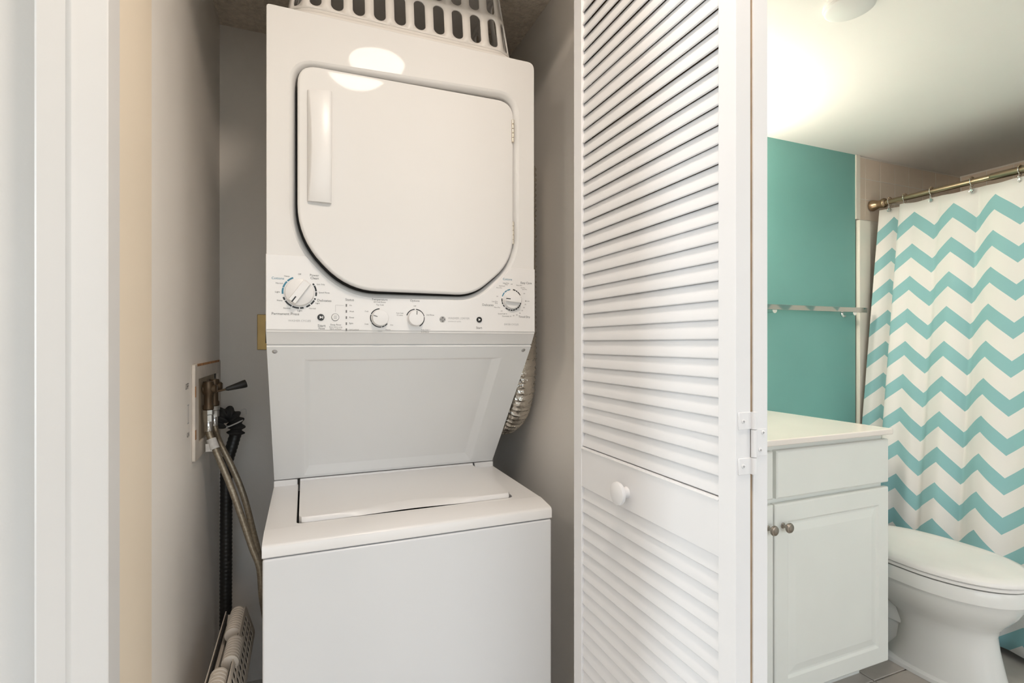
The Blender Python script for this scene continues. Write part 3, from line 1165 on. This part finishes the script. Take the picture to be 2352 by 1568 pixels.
# brown unpainted seam between the leaves
box('seam', (DX + DT - 0.0004, DY0 + 0.0025, DZ0 + 0.002), (DX + DT + 0.0052, DY1 - 0.006, DZ1 - 0.002), 'rawwood', bd)
box('rail_bead', (DX - 0.0004, DY0 + stile_w, 0.9405), (DX + 0.004, DY1 - stile_w, 0.9440), 'louver', bd, 0.0012, 2)
ky, kz = 0.8415, 0.8895
lathe('knob', [(0.0115, 0.0), (0.0105, 0.003), (0.0095, 0.010), (0.013, 0.0135), (0.0205, 0.0160), (0.0225, 0.0195), (0.0218, 0.0240), (0.016, 0.0272), (0, 0.0285)], (DX + 0.002, ky, kz), (-1, 0, 0), 'louver', bd, 36)
# hinge across the two edges
hg = []
hy = DY0 - 0.0006
xs = DX + DT + 0.0024
for z0, z1, a, b in ((1.0535, 1.0795, DX + 0.004, xs), (1.0125, 1.0535, xs, DX + 2 * DT + 0.001), (0.9875, 1.0125, DX + 0.004, xs)):
    bm = bmesh.new()
    bm_box(bm, (a, hy - 0.0011, z0 + 0.0004), (b, hy + 0.0008, z1 - 0.0004), 0.0006, 1)
    bm_lathe(bm, [(0.0042, 0), (0.0042, z1 - z0 - 0.0008)], (xs, hy - 0.0028, z0 + 0.0004), (0, 0, 1), 18)
    hg.append(link('hinge', tomesh(bm), 'louver', bd, 40))
for x, z, h in ((DX + 0.0125, 1.066, 0), (DX + 0.0125, 1.0005, 2), (DX + 2 * DT - 0.0070, 1.0475, 1), (DX + 2 * DT - 0.0125, 1.022, 1)):
    bm = bmesh.new()
    bm_lathe(bm, [(0.0032, 0), (0.0032, 0.0010), (0.0026, 0.0014), (0, 0.0014)], (x, hy - 0.001, z), (0, -1, 0), 16)
    link('screw', tomesh(bm), 'louver', hg[h], 40)
    bm = bmesh.new()
    bm_box(bm, (x - 0.0019, hy - 0.00255, z - 0.0003), (x + 0.0019, hy - 0.0023, z + 0.0003))
    bm_box(bm, (x - 0.0003, hy - 0.00255, z - 0.0019), (x + 0.0003, hy - 0.0023, z + 0.0019))
    link('screw_slot', tomesh(bm), 'grey_print', hg[h])

# ================================================================== WASHER OUTLET BOX AND HOSES
WY0, WY1, WZ0, WZ1 = 1.5306, 1.962, 0.872, 1.125
ob = thing('water_outlet_box', 'stained white recessed water outlet box on the left closet wall', 'outlet box', (XL, 1.75, 0.9))


def wall_plate(y0, y1, z0, z1):
    return [(y0, z0), (y1, z0), (y1, z1), (y0, z1)]


me = plate_mesh(rounded(wall_plate(WY0, WY1, WZ0, WZ1), 0.008, 3), [wall_plate(1.580, 1.915, 0.913, 1.084)], 0.008, 0.002)
for v in me.vertices:
    y, z, d = v.co.x, v.co.y, v.co.z
    v.co = Vector((XL + 0.004 + d, y, z))
me.flip_normals()
link('box_frame', me, 'boxplastic', ob, 40, True)
ring = [(1.597, 0.913), (1.915, 0.913), (1.915, 1.084), (1.597, 1.084)]
box('box_back', (XL + 0.0003, 1.572, 0.905), (XL + 0.0008, 1.92, 1.09), mat('brown box back', (0.40, 0.33, 0.24), 0.7, var=0.2, vscale=12), ob)
for y0, y1 in ((1.885, 1.893),):
    box('box_rib', (XL + 0.0005, y0, 0.913), (XL + 0.003, y1, 1.084), 'dark', ob)
for y0, z0, y1, z1 in ((1.531, 0.93, 1.545, 0.955), (1.531, 1.04, 1.542, 1.068), (1.56, 1.119, 1.93, 1.1255)):
    box('rust_stain', (XL + 0.0078, y0, z0), (XL + 0.0084, y1, z1), 'rust', ob)
# two valves with a black lever
for i, y in enumerate((1.645, 1.745)):
    bm = bmesh.new()
    x = XL + 0.020
    bm_lathe(bm, [(0.004, 1.075), (0.013, 1.073), (0.016, 1.06), (0.016, 1.045), (0.011, 1.035), (0.011, 1.01), (0.014, 1.006), (0.014, 0.996)], (x, y, 0), (0, 0, 1), 20)
    bm_lathe(bm, [(0.013, 0), (0.013, 0.03), (0.009, 0.034)], (x - 0.012, y, 1.052), (1, 0, 0), 18)
    vv = link('valve', tomesh(bm), 'darkmetal', ob, 40)
    if i == 0:
        tube('lever_stem', [(x + 0.012, y, 1.042), (x + 0.055, y + 0.02, 1.052)], 0.003, 'darkmetal', vv, 10)
        lathe('lever_handle', [(0.003, 0), (0.006, 0.006), (0.0115, 0.05), (0.0115, 0.056), (0, 0.058)], (x + 0.04, y + 0.013, 1.0485), (0.9, 0.35, 0.25), 'black', vv, 16)
# printed marks by the box
for txt, z0 in (('OFF', 1.073), ('ON', 0.952)):
    P = Print()
    w_ = 0.036 if txt == 'OFF' else 0.026
    P.text(txt, -w_ / 2, w_ / 2, 0, 0)
    me = bpy.data.meshes.new('t')
    P.bm.to_mesh(me)
    P.bm.free()
    yc = 1.474 if txt == 'OFF' else 1.487
    me.transform(Matrix(((0, 1, 0, XL + 0.0006), (0, 0, 1, yc), (-1, 0, 0, z0), (0, 0, 0, 1))) if False else
                 Matrix(((0, 1, 0, XL + 0.0006), (1, 0, 0, yc), (0, 0, 1, z0), (0, 0, 0, 1))))
    link('printed_word', me, 'grey_print', ob)
bm = bmesh.new()
bm_box(bm, (XL + 0.0003, 1.4855, 0.979), (XL + 0.0006, 1.4885, 1.027))
bm_box(bm, (XL + 0.0003, 1.4805, 1.024), (XL + 0.0006, 1.4935, 1.027))
bm_box(bm, (XL + 0.0003, 1.4805, 0.979), (XL + 0.0006, 1.4935, 0.982))
link('printed_line', tomesh(bm), 'pale_print', ob)


def hose(y, pts, label, with_tag):
    x = XL + 0.020
    h = thing('supply_hose', label, 'hose', (x, y, 0.95))
    nut = [(0.009, -0.02), (0.0135, -0.018), (0.0135, 0.0), (0.015, 0.002), (0.015, 0.014), (0.012, 0.016)]
    lathe('hose_nut', nut, (x, y, 0.98), (0, 0, 1), 'chrome', h, 8, 30)
    lathe('ferrule', [(0.009, 0), (0.0105, 0.002), (0.0105, 0.026), (0.009, 0.028)], (x, y, 0.934), (0, 0, 1), 'chrome', h, 18)
    path = cat_rom(pts, 12)
    tube('hose_body', path, 0.0088, 'braid', h, 14)
    if with_tag:
        i = len(path) * 20 // 100
        seg_ = path[i:i + max(4, len(path) // 10)]
        tube('paper_tag', seg_, 0.0125, 'tag', h, 14)
        a, b = seg_[0], seg_[-1]
        bm = bmesh.new()
        bm_box(bm, (a.x - 0.012, a.y - 0.012, b.z - 0.006), (a.x + 0.012, a.y - 0.010, b.z + 0.016), 0.0008, 1)
        link('tag_flap', tomesh(bm), 'tag', h)
    return h


hose(1.645, [(-0.250, 1.645, 0.962), (-0.248, 1.645, 0.93), (-0.240, 1.64, 0.905), (-0.222, 1.63, 0.86), (-0.195, 1.62, 0.79), (-0.165, 1.61, 0.70), (-0.137, 1.60, 0.61), (-0.118, 1.60, 0.55), (-0.112, 1.62, 0.45), (-0.10, 1.70, 0.30)],
     'braided steel supply hose with a paper tag, nearest the camera', True)
hose(1.745, [(-0.250, 1.745, 0.962), (-0.246, 1.74, 0.92), (-0.228, 1.705, 0.885), (-0.197, 1.69, 0.82), (-0.165, 1.685, 0.73), (-0.140, 1.685, 0.62), (-0.122, 1.69, 0.53), (-0.112, 1.70, 0.42), (-0.10, 1.76, 0.30)],
     'untagged braided steel supply hose behind the tagged one', False)

# black drain hose: corrugated elbow out of the box, then straight down into the corner
path = cat_rom([(XL + 0.018, 1.80, 0.925), (XL + 0.030, 1.815, 0.955), (XL + 0.052, 1.828, 0.955), (XL + 0.068, 1.835, 0.925), (XL + 0.066, 1.835, 0.885)], 14)
bm = bmesh.new()
bm_tube(bm, resample(path, 0.0025), lambda s: 0.0215 + 0.0055 * math.sin(2 * PI * s / 0.0175), 20)
dh = thing('drain_hose', 'black ribbed drain hose hanging down the left closet corner', 'hose', (XL + 0.06, 1.82, 0.03))
link('ribbed_elbow', tomesh(bm), 'dark', dh, 60)
bm = bmesh.new()
bm_tube(bm, resample([Vector((XL + 0.066, 1.835, 0.89)), Vector((XL + 0.042, 1.825, 0.80)), Vector((XL + 0.040, 1.82, 0.02))], 0.004), lambda s: 0.0172 + 0.0008 * math.sin(2 * PI * s / 0.012), 18)
link('hose_body', tomesh(bm), 'black', dh, 60)
tube('zip_tie', [Vector((XL + 0.060 + 0.029 * math.cos(a), 1.832 + 0.029 * math.sin(a), 0.925 + 0.012 * math.cos(a))) for a in [2 * PI * i / 24 for i in range(25)]], 0.0022, 'tag', dh, 8)
tube('tie_tail', cat_rom([(XL + 0.072, 1.835, 0.95), (XL + 0.082, 1.845, 0.966), (XL + 0.094, 1.845, 0.968), (XL + 0.096, 1.84, 0.952)], 6), 0.0012, 'tag', dh, 8)

ol = thing('cover_plate', 'small brass cover plate low on the closet back wall behind the appliance', 'cover plate', (-0.115, YB, 1.22))
box('plate', (-0.1545, YB - 0.006, 1.157), (-0.075, YB - 0.0005, 1.281), 'brass', ol, 0.002)
box('socket', (-0.128, YB - 0.0075, 1.18), (-0.102, YB - 0.005, 1.258), 'dark', ol, 0.001)

# ================================================================== FOLDED STEP STOOL
st = thing('step_stool', 'folded ivory plastic step stool standing against the left closet wall', 'stool', (-0.20, 1.48, 0))
# perforated seat board, folded upright
SY0, SY1, SZ1 = 1.285, 1.70, 0.408
for xb, z0, z1, lean in ((-0.163, 0.322, SZ1 - 0.001, 0.30), (-0.212, 0.318, SZ1 - 0.006, -0.06)):
    holes = []
    for j in range(3):
        for i in range(14):
            y = SY0 + 0.045 + i * 0.027 + (0.0135 if j % 2 else 0)
            z = z1 - 0.021 - j * 0.022
            if y < SY1 - 0.02:
                holes.append([(y + 0.0094 * math.cos(a), z + 0.0080 * math.sin(a)) for a in [2 * PI * k / 12 for k in range(12)]])
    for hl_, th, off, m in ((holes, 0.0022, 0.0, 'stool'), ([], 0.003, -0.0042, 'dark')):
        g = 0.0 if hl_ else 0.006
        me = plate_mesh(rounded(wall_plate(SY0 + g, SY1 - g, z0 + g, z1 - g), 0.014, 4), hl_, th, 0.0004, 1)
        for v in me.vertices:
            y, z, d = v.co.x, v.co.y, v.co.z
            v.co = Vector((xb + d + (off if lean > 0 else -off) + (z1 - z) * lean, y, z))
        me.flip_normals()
        link('seat_board' if hl_ else 'hole_shade', me, m, st, 40)  # the dark sheet behind the holes is added as their painted shade
for y0, y1, x0 in ((SY0 + 0.002, SY0 + 0.10, -0.215), (SY0 + 0.135, SY0 + 0.235, -0.198), (SY0 + 0.27, SY0 + 0.40, -0.208)):
    bm = bmesh.new()
    k = int((y1 - y0) / 0.0125)
    for i in range(k):
        ya = y0 + (y1 - y0) * i / k
        bm_lathe(bm, [(0.0175, 0), (0.0195, 0.0015), (0.0195, 0.0085), (0.0175, 0.0100)], (x0 + 0.028, ya, SZ1 - 0.012), (0, 1, 0), 18)
    link('hinge_barrel', tomesh(bm), 'stool', st, 45)
for y0, y1 in ((SY0 - 0.012, SY0 + 0.016), (SY1 - 0.03, SY1)):
    prism('leg_panel', [(y0, 0.0), (y1, 0.0), (y1, SZ1 - 0.02), (y0 + 0.004, SZ1 - 0.035)], 'X', -0.216, -0.172, 'stool', st, 0.004)
prism('leg_panel', [(SY0 + 0.016, 0.05), (SY1 - 0.03, 0.05), (SY1 - 0.03, 0.37), (SY0 + 0.016, 0.37)], 'X', -0.212, -0.200, 'stool', st, 0.003)
box('cross_bar', (-0.205, SY0 + 0.016, 0.19), (-0.178, SY1 - 0.03, 0.215), 'stool', st, 0.003)

# ================================================================== VANITY
VY = 1.1362
VX1 = 1.8355
vc = thing('vanity_cabinet', 'off white painted vanity cabinet with two doors under the cream counter', 'cabinet', (1.35, 1.4, 0))
for lo, hi, nm in (((0.862, VY + 0.0195, 0.10), (0.88, YT - 0.002, 0.8728), 'side_panel'), ((VX1 - 0.018, VY + 0.0195, 0.10), (VX1, YT - 0.002, 0.8728), 'side_panel'),
                   ((0.8805, VY + 0.038, 0.10), (VX1 - 0.0185, YT - 0.002, 0.118), 'bottom_panel')):
    box(nm, lo, hi, 'cabinet', vc, 0.001, 2)
plate_xz('face_frame', [(0.864, 0.1005), (VX1 - 0.0005, 0.1005), (VX1 - 0.0005, 0.8725), (0.864, 0.8725)],
         [[(0.90, 0.14), (1.30, 0.14), (1.30, 0.66), (0.90, 0.66)], [(1.34, 0.14), (1.80, 0.14), (1.80, 0.66), (1.34, 0.66)]], VY + 0.019, 0.018, 0.0006, 'cabinet', vc)
box('toe_kick', (0.862, VY + 0.09, 0.0066), (VX1 - 0.005, YT - 0.01, 0.10), 'cabinet', vc)
zb1, zt1 = onY(2042, 1106.6, VY).z, onY(2042, 1008, VY).z
zd0, zd1 = onY(2043, 1517, VY).z, onY(2043, 1117, VY).z


def vfront(x0, z0):
    return lambda s, t, d: Vector((x0 + s, VY - d, z0 + t))


for x0, x1 in ((1.3265, 1.8475), (0.868, 1.3125)):
    ring_panel('drawer_front', x1 - x0, zt1 - zb1, [(0, 0, 0, 0, -0.0185), (0, 0, 0, 0, -0.004), (0.005, 0.005, 0.005, 0.005, 0.0), (0.03, 0.03, 0.03, 0.03, 0.0005)], vfront(x0, zb1), 'cabinet', vc)
for x0, x1, kx, kz_ in ((1.3195, 1.8475, onY(1818, 1214, VY - 0.03).x, None), (0.868, 1.3135, onY(1783, 1213, VY - 0.03).x, None)):
    dr_ = ring_panel('cabinet_door', x1 - x0, zd1 - zd0, [(0, 0, 0, 0, -0.0185), (0, 0, 0, 0, -0.004), (0.005, 0.005, 0.005, 0.005, 0.0), (0.052, 0.052, 0.056, 0.056, 0.0),
                                                        (0.058, 0.058, 0.062, 0.062, -0.006), (0.064, 0.064, 0.068, 0.068, -0.006), (0.088, 0.088, 0.092, 0.092, -0.001)], vfront(x0, zd0), 'cabinet', vc)
    kz_ = onY(1818, 1214, VY - 0.03).z
    lathe('knob', [(0.0085, 0), (0.0085, 0.002), (0.0055, 0.004), (0.005, 0.016), (0.0085, 0.019), (0.0145, 0.021), (0.0155, 0.025), (0.0135, 0.0285), (0.0095, 0.0295), (0.009, 0.0305), (0.005, 0.031), (0, 0.0312)], (kx, VY + 0.0005, kz_), (0, -1, 0), 'nickel', dr_, 28)

ct = thing('vanity_counter', 'cream cultured marble counter with basin on the vanity cabinet', 'countertop', (1.36, 1.41, 0.8735))
CY0 = 1.118
CX1 = onY(2055, 985, CY0).x
bas = [(1.27 + 0.20 * math.cos(a), 1.40 + 0.165 * math.sin(a)) for a in [2 * PI * i / 40 for i in range(40)]]
plate_xy('counter_slab', rounded([(0.856, CY0), (CX1, CY0), (CX1, YT - 0.001), (0.856, YT - 0.001)], [0, 0.012, 0, 0], 4), [bas], 0.8916, 0.0184, 0.004, 'marble', ct)
bm = bmesh.new()
prev = None
for f, dz in ((1.02, -0.004), (0.99, -0.012), (0.9, -0.05), (0.7, -0.09), (0.35, -0.11), (0.08, -0.113)):
    ring = [bm.verts.new((1.27 + 0.20 * f * math.cos(a), 1.40 + 0.165 * f * math.sin(a), 0.8916 + dz)) for a in [2 * PI * i / 40 for i in range(40)]]
    if prev:
        for i in range(40):
            bm.faces.new((prev[i], prev[(i + 1) % 40], ring[(i + 1) % 40], ring[i]))
    prev = ring
bm.faces.new(prev)
link('basin', tomesh(bm), 'marble', ct, 50)
box('back_splash', (0.856, YT - 0.02, 0.8917), (1.80, YT - 0.001, 0.96), 'marble', ct, 0.003)

# ================================================================== TOILET
tl = thing('toilet', 'white porcelain toilet with closed lid between vanity and shower curtain', 'toilet', (2.13, 1.28, 0))
TXc = 2.13


def egg(xh, yf, yb, yc=1.13, n=48, sq=2.6):
    pts = []
    for i in range(n):
        a = 2 * PI * i / n
        ca, sa = math.cos(a), math.sin(a)
        if sa < 0:
            pts.append((TXc + xh * ca, yc + (yc - yf) * sa))
        else:
            e = 2 / sq
            pts.append((TXc + xh * (abs(ca) ** e) * (1 if ca > 0 else -1), yc + (yb - yc) * (abs(sa) ** e)))
    return pts


def loft(name, secs, m, parent, yc=1.13, cap=True):
    bm = bmesh.new()
    rings = []
    for z, xh, yf, yb in secs:
        rings.append([bm.verts.new((p[0], p[1], z)) for p in egg(xh, yf, yb, yc)])
    for A, B in zip(rings, rings[1:]):
        for i in range(len(A)):
            j = (i + 1) % len(A)
            bm.faces.new((A[i], A[j], B[j], B[i]))
    bm.faces.new(rings[0][::-1])
    bm.faces.new(rings[-1])
    return link(name, tomesh(bm), m, parent, 45)


loft('bowl', [(0.007, 0.125, 0.922, 1.46), (0.020, 0.124, 0.924, 1.46), (0.027, 0.112, 0.940, 1.30), (0.08, 0.106, 0.953, 1.26), (0.15, 0.101, 0.968, 1.25), (0.195, 0.103, 0.974, 1.27),
              (0.222, 0.113, 0.966, 1.33), (0.248, 0.134, 0.946, 1.41), (0.28, 0.155, 0.922, 1.45), (0.31, 0.167, 0.908, 1.46), (0.330, 0.172, 0.902, 1.47), (0.335, 0.1735, 0.900, 1.47), (0.339, 0.183, 0.890, 1.47),
              (0.378, 0.184, 0.889, 1.47), (0.385, 0.180, 0.893, 1.47)], 'porcelain', tl)
loft('seat', [(0.3895, 0.180, 0.893, 1.42), (0.391, 0.184, 0.888, 1.42), (0.400, 0.184, 0.888, 1.42), (0.403, 0.180, 0.892, 1.42)], 'seatplastic', tl)
loft('lid', [(0.4045, 0.186, 0.886, 1.43), (0.407, 0.190, 0.881, 1.43), (0.416, 0.190, 0.881, 1.43), (0.424, 0.184, 0.888, 1.425), (0.429, 0.165, 0.910, 1.41), (0.433, 0.12, 0.96, 1.37), (0.434, 0.05, 1.05, 1.25)], 'seatplastic', tl)
box('tank', (TXc - 0.21, 1.485, 0.375), (TXc + 0.21, YT - 0.012, 0.735), 'porcelain', tl, 0.02)
box('tank_lid', (TXc - 0.22, 1.475, 0.7352), (TXc + 0.22, YT - 0.008, 0.77), 'porcelain', tl, 0.01)
box('trapway', (TXc - 0.079, 1.19, 0.138), (TXc + 0.079, 1.46, 0.31), 'porcelain', tl, 0.007)
box('foot', (TXc - 0.068, 1.19, 0.008), (TXc + 0.068, 1.56, 0.137), 'porcelain', tl, 0.006)
box('tank_shelf', (TXc - 0.12, 1.38, 0.27), (TXc + 0.12, 1.66, 0.374), 'porcelain', tl, 0.03)
for x in (TXc - 0.06, TXc + 0.06):
    lathe('lid_hinge', [(0.011, 0), (0.012, 0.002), (0.012, 0.018), (0.008, 0.021)], (x, 1.455, 0.386), (0, 0, 1), 'seatplastic', tl, 16)

# ================================================================== TUB, SURROUND, ROD, CURTAIN
tb = thing('bathtub', 'white bathtub behind the chevron shower curtain', 'bathtub', (2.9, 0.93, 0))
box('apron', (2.546, 0.18, 0.001), (2.60, YT - 0.022, 0.36), 'porcelain', tb, 0.006)
plate_xy('rim', [(2.543, 0.165), (3.37, 0.165), (3.37, YT - 0.022), (2.543, YT - 0.022)], [rounded([(2.625, 0.26), (3.30, 0.26), (3.30, YT - 0.12), (2.625, YT - 0.12)], 0.12, 6)], 0.385, 0.026, 0.006, 'porcelain', tb)
bm = bmesh.new()
prev = None
for ins, z in ((0.0, 0.375), (0.03, 0.25), (0.06, 0.10), (0.12, 0.06)):
    lp = rounded([(2.62 + ins, 0.255 + ins), (3.305 - ins, 0.255 + ins), (3.305 - ins, YT - 0.115 - ins), (2.62 + ins, YT - 0.115 - ins)], 0.12, 6)
    ring = [bm.verts.new((p[0], p[1], z)) for p in lp]
    if prev:
        for i in range(len(ring)):
            bm.faces.new((prev[i], prev[(i + 1) % len(ring)], ring[(i + 1) % len(ring)], ring[i]))
    prev = ring
bm.faces.new(prev)
link('basin', tomesh(bm), 'porcelain', tb, 50)

sr = thing('shower_surround', 'almond moulded shower wall panel below the beige tiles', 'shower panel', (2.9, YT, 0.386))
box('end_panel', (XT + 0.06, YT - 0.010, 0.386), (3.372, YT - 0.0025, 1.775), 'surround', sr)
box('edge_column', (XT, YT - 0.020, 0.387), (XT + 0.085, YT - 0.0005, 1.785), 'surround', sr, 0.006)
box('side_panel', (3.35, 0.17, 0.386), (3.368, YT - 0.012, 1.775), 'surround', sr)

RZ, RX = 1.866, 2.628
rd = thing('shower_rod', 'antique nickel shower curtain rod with a turned end cap', 'curtain rod', (RX, YT, RZ))
lathe('rod_tube', [(0.0125, 0), (0.0125, 0.46)], (RX, YT - 0.03, RZ), (0, -1, 0), 'bronze', rd, 24)
lathe('outer_tube', [(0.0128, 0), (0.0148, 0.004), (0.0148, 1.04)], (RX, YT - 0.48, RZ), (0, -1, 0), 'bronze', rd, 24)
lathe('end_cap', [(0.025, 0.0), (0.0275, 0.004), (0.0275, 0.010), (0.024, 0.020), (0.0195, 0.033), (0.0185, 0.040), (0.021, 0.050), (0.0235, 0.060), (0.022, 0.066), (0.017, 0.070), (0.0128, 0.071)], (RX, YT - 0.0005, RZ), (0, -1, 0), 'bronze', rd, 32)
lathe('end_cap', [(0.025, 0.0), (0.0275, 0.004), (0.0275, 0.010), (0.024, 0.020), (0.0195, 0.033), (0.021, 0.050), (0.0235, 0.060), (0.017, 0.070), (0.0128, 0.071)], (RX, 0.1605, RZ), (0, 1, 0), 'bronze', rd, 32)

# curtain: profile along the rod (y, bulge), sampled by arc length
prof = [(0.24, 0.0), (0.33, 0.018), (0.42, -0.012), (0.52, 0.016), (0.62, -0.012), (0.72, 0.014), (0.82, -0.010), (0.92, 0.012), (1.01, -0.010), (1.09, 0.004), (1.155, -0.018), (1.205, -0.012), (1.240, 0.010), (1.262, 0.024), (1.284, 0.008), (1.33, -0.016), (1.385, -0.004), (1.412, 0.010), (1.45, -0.010), (1.505, -0.010), (1.540, -0.024), (1.560, -0.020), (1.563, 0.012), (1.567, 0.032), (1.577, 0.045), (1.590, 0.036), (1.606, 0.015), (1.628, -0.006), (1.656, -0.012)]
line = cat_rom([(y, d, 0) for y, d in prof], 10)
arc = [0.0]
for a, b in zip(line, line[1:]):
    arc.append(arc[-1] + (b - a).length)
# stripe peaks sit at these points along the rod
peaks = [1.183, 1.3405, 1.4845]


def arc_at(y):
    for i in range(len(line) - 1):
        if line[i].x <= y <= line[i + 1].x:
            f = (y - line[i].x) / max(1e-9, line[i + 1].x - line[i].x)
            return arc[i] + (arc[i + 1] - arc[i]) * f
    return arc[-1]


pa = [arc_at(y) for y in peaks]
per = (pa[2] - pa[0]) / 2
ZTOP, ZBOT = 1.835, 0.035
bm = bmesh.new()
uvl = bm.loops.layers.uv.new('UVMap')
NZ = 36
grid = []
for i, p in enumerate(line):
    col = []
    for k in range(NZ + 1):
        f = k / NZ
        z = ZTOP + (ZBOT - ZTOP) * f
        bul = p.y * (0.55 + 0.55 * f ** 0.5)
        x = RX + (2.435 - RX) * f + bul * 1.0 - 0.002
        sway = 0.010 * math.sin(p.x * 9 + 2.0) * f * f
        top = 0.003 * math.cos((p.x - 1.26) * 2 * PI / 0.15) * max(0, 1 - f * 14)
        yy = p.x
        if p.x > 1.5:
            yy = p.x + 0.012 * f * (p.x - 1.5) / 0.15
        col.append((bm.verts.new((x, min(yy, 1.668), z + top - (0.0 if k else 0.0))), (arc[i] - pa[1]) / per, z))
    grid.append(col)
for A, B in zip(grid, grid[1:]):
    for k in range(NZ):
        q = (A[k], A[k + 1], B[k + 1], B[k])
        fc = bm.faces.new([v[0] for v in q])
        for lp, v in zip(fc.loops, q):
            lp[uvl].uv = (v[1], v[2])
bmesh.ops.recalc_face_normals(bm, faces=bm.faces[:])
me = bpy.data.meshes.new('curtain')
bm.to_mesh(me)
bm.free()
cu_ = thing('shower_curtain', 'white shower curtain with teal chevron stripes hanging from the rod', 'curtain', (RX, 1.0, 0.03))
o = link('cloth', me, 'chevron', cu_, 180)
sm = o.modifiers.new('thick', 'SOLIDIFY')
sm.thickness = 0.0012
sm.offset = 0

hk_y = [1.612, 1.545, 1.4345, 1.283, 1.125]
for i, y in enumerate(hk_y):
    zz = ZTOP - 0.0115
    xc = RX - 0.006
    lathe('grommet', [(0.0045, -0.0016), (0.0085, -0.0022), (0.0095, 0.0), (0.0085, 0.0022), (0.0045, 0.0016)], (xc - 0.001, y, zz), (-1, 0.0, 0.1), 'chrome', cu_, 20)
    lab = ('wire curtain hook nearest the rod end cap, on the bunched curtain end', 'wire curtain hook just above the deep fold, second from the end cap',
           'wire curtain hook third from the end cap, above the first valley of the chevrons', 'wire curtain hook fourth from the end cap, just left of the rod joint',
           'wire curtain hook farthest from the end cap, on the thicker rod tube')[i]
    h = thing('curtain_hook', lab, 'hook', (RX, y, RZ), 'curtain hooks on the rod')
    pts = [(RX + 0.018 * math.sin(a), y, RZ + 0.001 + 0.018 * math.cos(a)) for a in [R(q) for q in range(-150, 151, 15)]]
    pts = [(xc - 0.004, y, zz + 0.001), (xc - 0.008, y, zz - 0.006), (xc - 0.010, y, zz + 0.006)] + pts + [(xc + 0.004, y, zz + 0.008), (xc + 0.002, y, zz)]
    tube('wire', cat_rom(pts, 3), 0.0013, 'chrome', h, 8)
    bm = bmesh.new()
    for q in range(-2, 3):
        a = R(q * 26)
        bmesh.ops.create_uvsphere(bm, u_segments=10, v_segments=8, radius=0.0034, matrix=Matrix.Translation((RX + 0.0185 * math.sin(a), y, RZ + 0.001 + 0.0185 * math.cos(a))))
    link('rollers', tomesh(bm), 'bronze', h, 60)
    lathe('bead', [(0.001, -0.004), (0.0035, -0.002), (0.0035, 0.002), (0.001, 0.004)], (RX - 0.009, y, zz + 0.016), (0, 1, 0), 'chrome', h, 12)

# towel bar on the teal wall
tz, ty = 1.3375, 1.640
tbx1 = onY(1988, 713, ty).x
tr = thing('towel_bar', 'polished chrome towel bar on the teal bathroom wall', 'towel bar', (2.2, YT, tz))
box('bar', (1.83, ty - 0.010, tz - 0.0115), (tbx1, ty + 0.010, tz + 0.0115), 'barmetal', tr, 0.0015, 2)
for x in (tbx1 - 0.075, 1.90):
    lathe('post', [(0.020, 0), (0.020, 0.006), (0.012, 0.010), (0.011, 0.05), (0.014, 0.054), (0.014, 0.060)], (x, YT - 0.0005, tz - 0.012), (0, -1, 0), 'chrome', tr, 24)

# round ceiling cap
sd2 = thing('ceiling_vent', 'small round white cover on the bathroom ceiling', 'vent cover', (1.372, 0.945, ZB))
lathe('rim', [(0.063, 0.0), (0.064, 0.006), (0.062, 0.010), (0.056, 0.012)], (1.372, 0.945, ZB - 0.0002), (0, 0, -1), 'trim', sd2, 40)
lathe('cover', [(0.060, 0.010), (0.060, 0.017), (0.054, 0.0205), (0, 0.022)], (1.372, 0.945, ZB), (0, 0, -1), 'trim', sd2, 40)
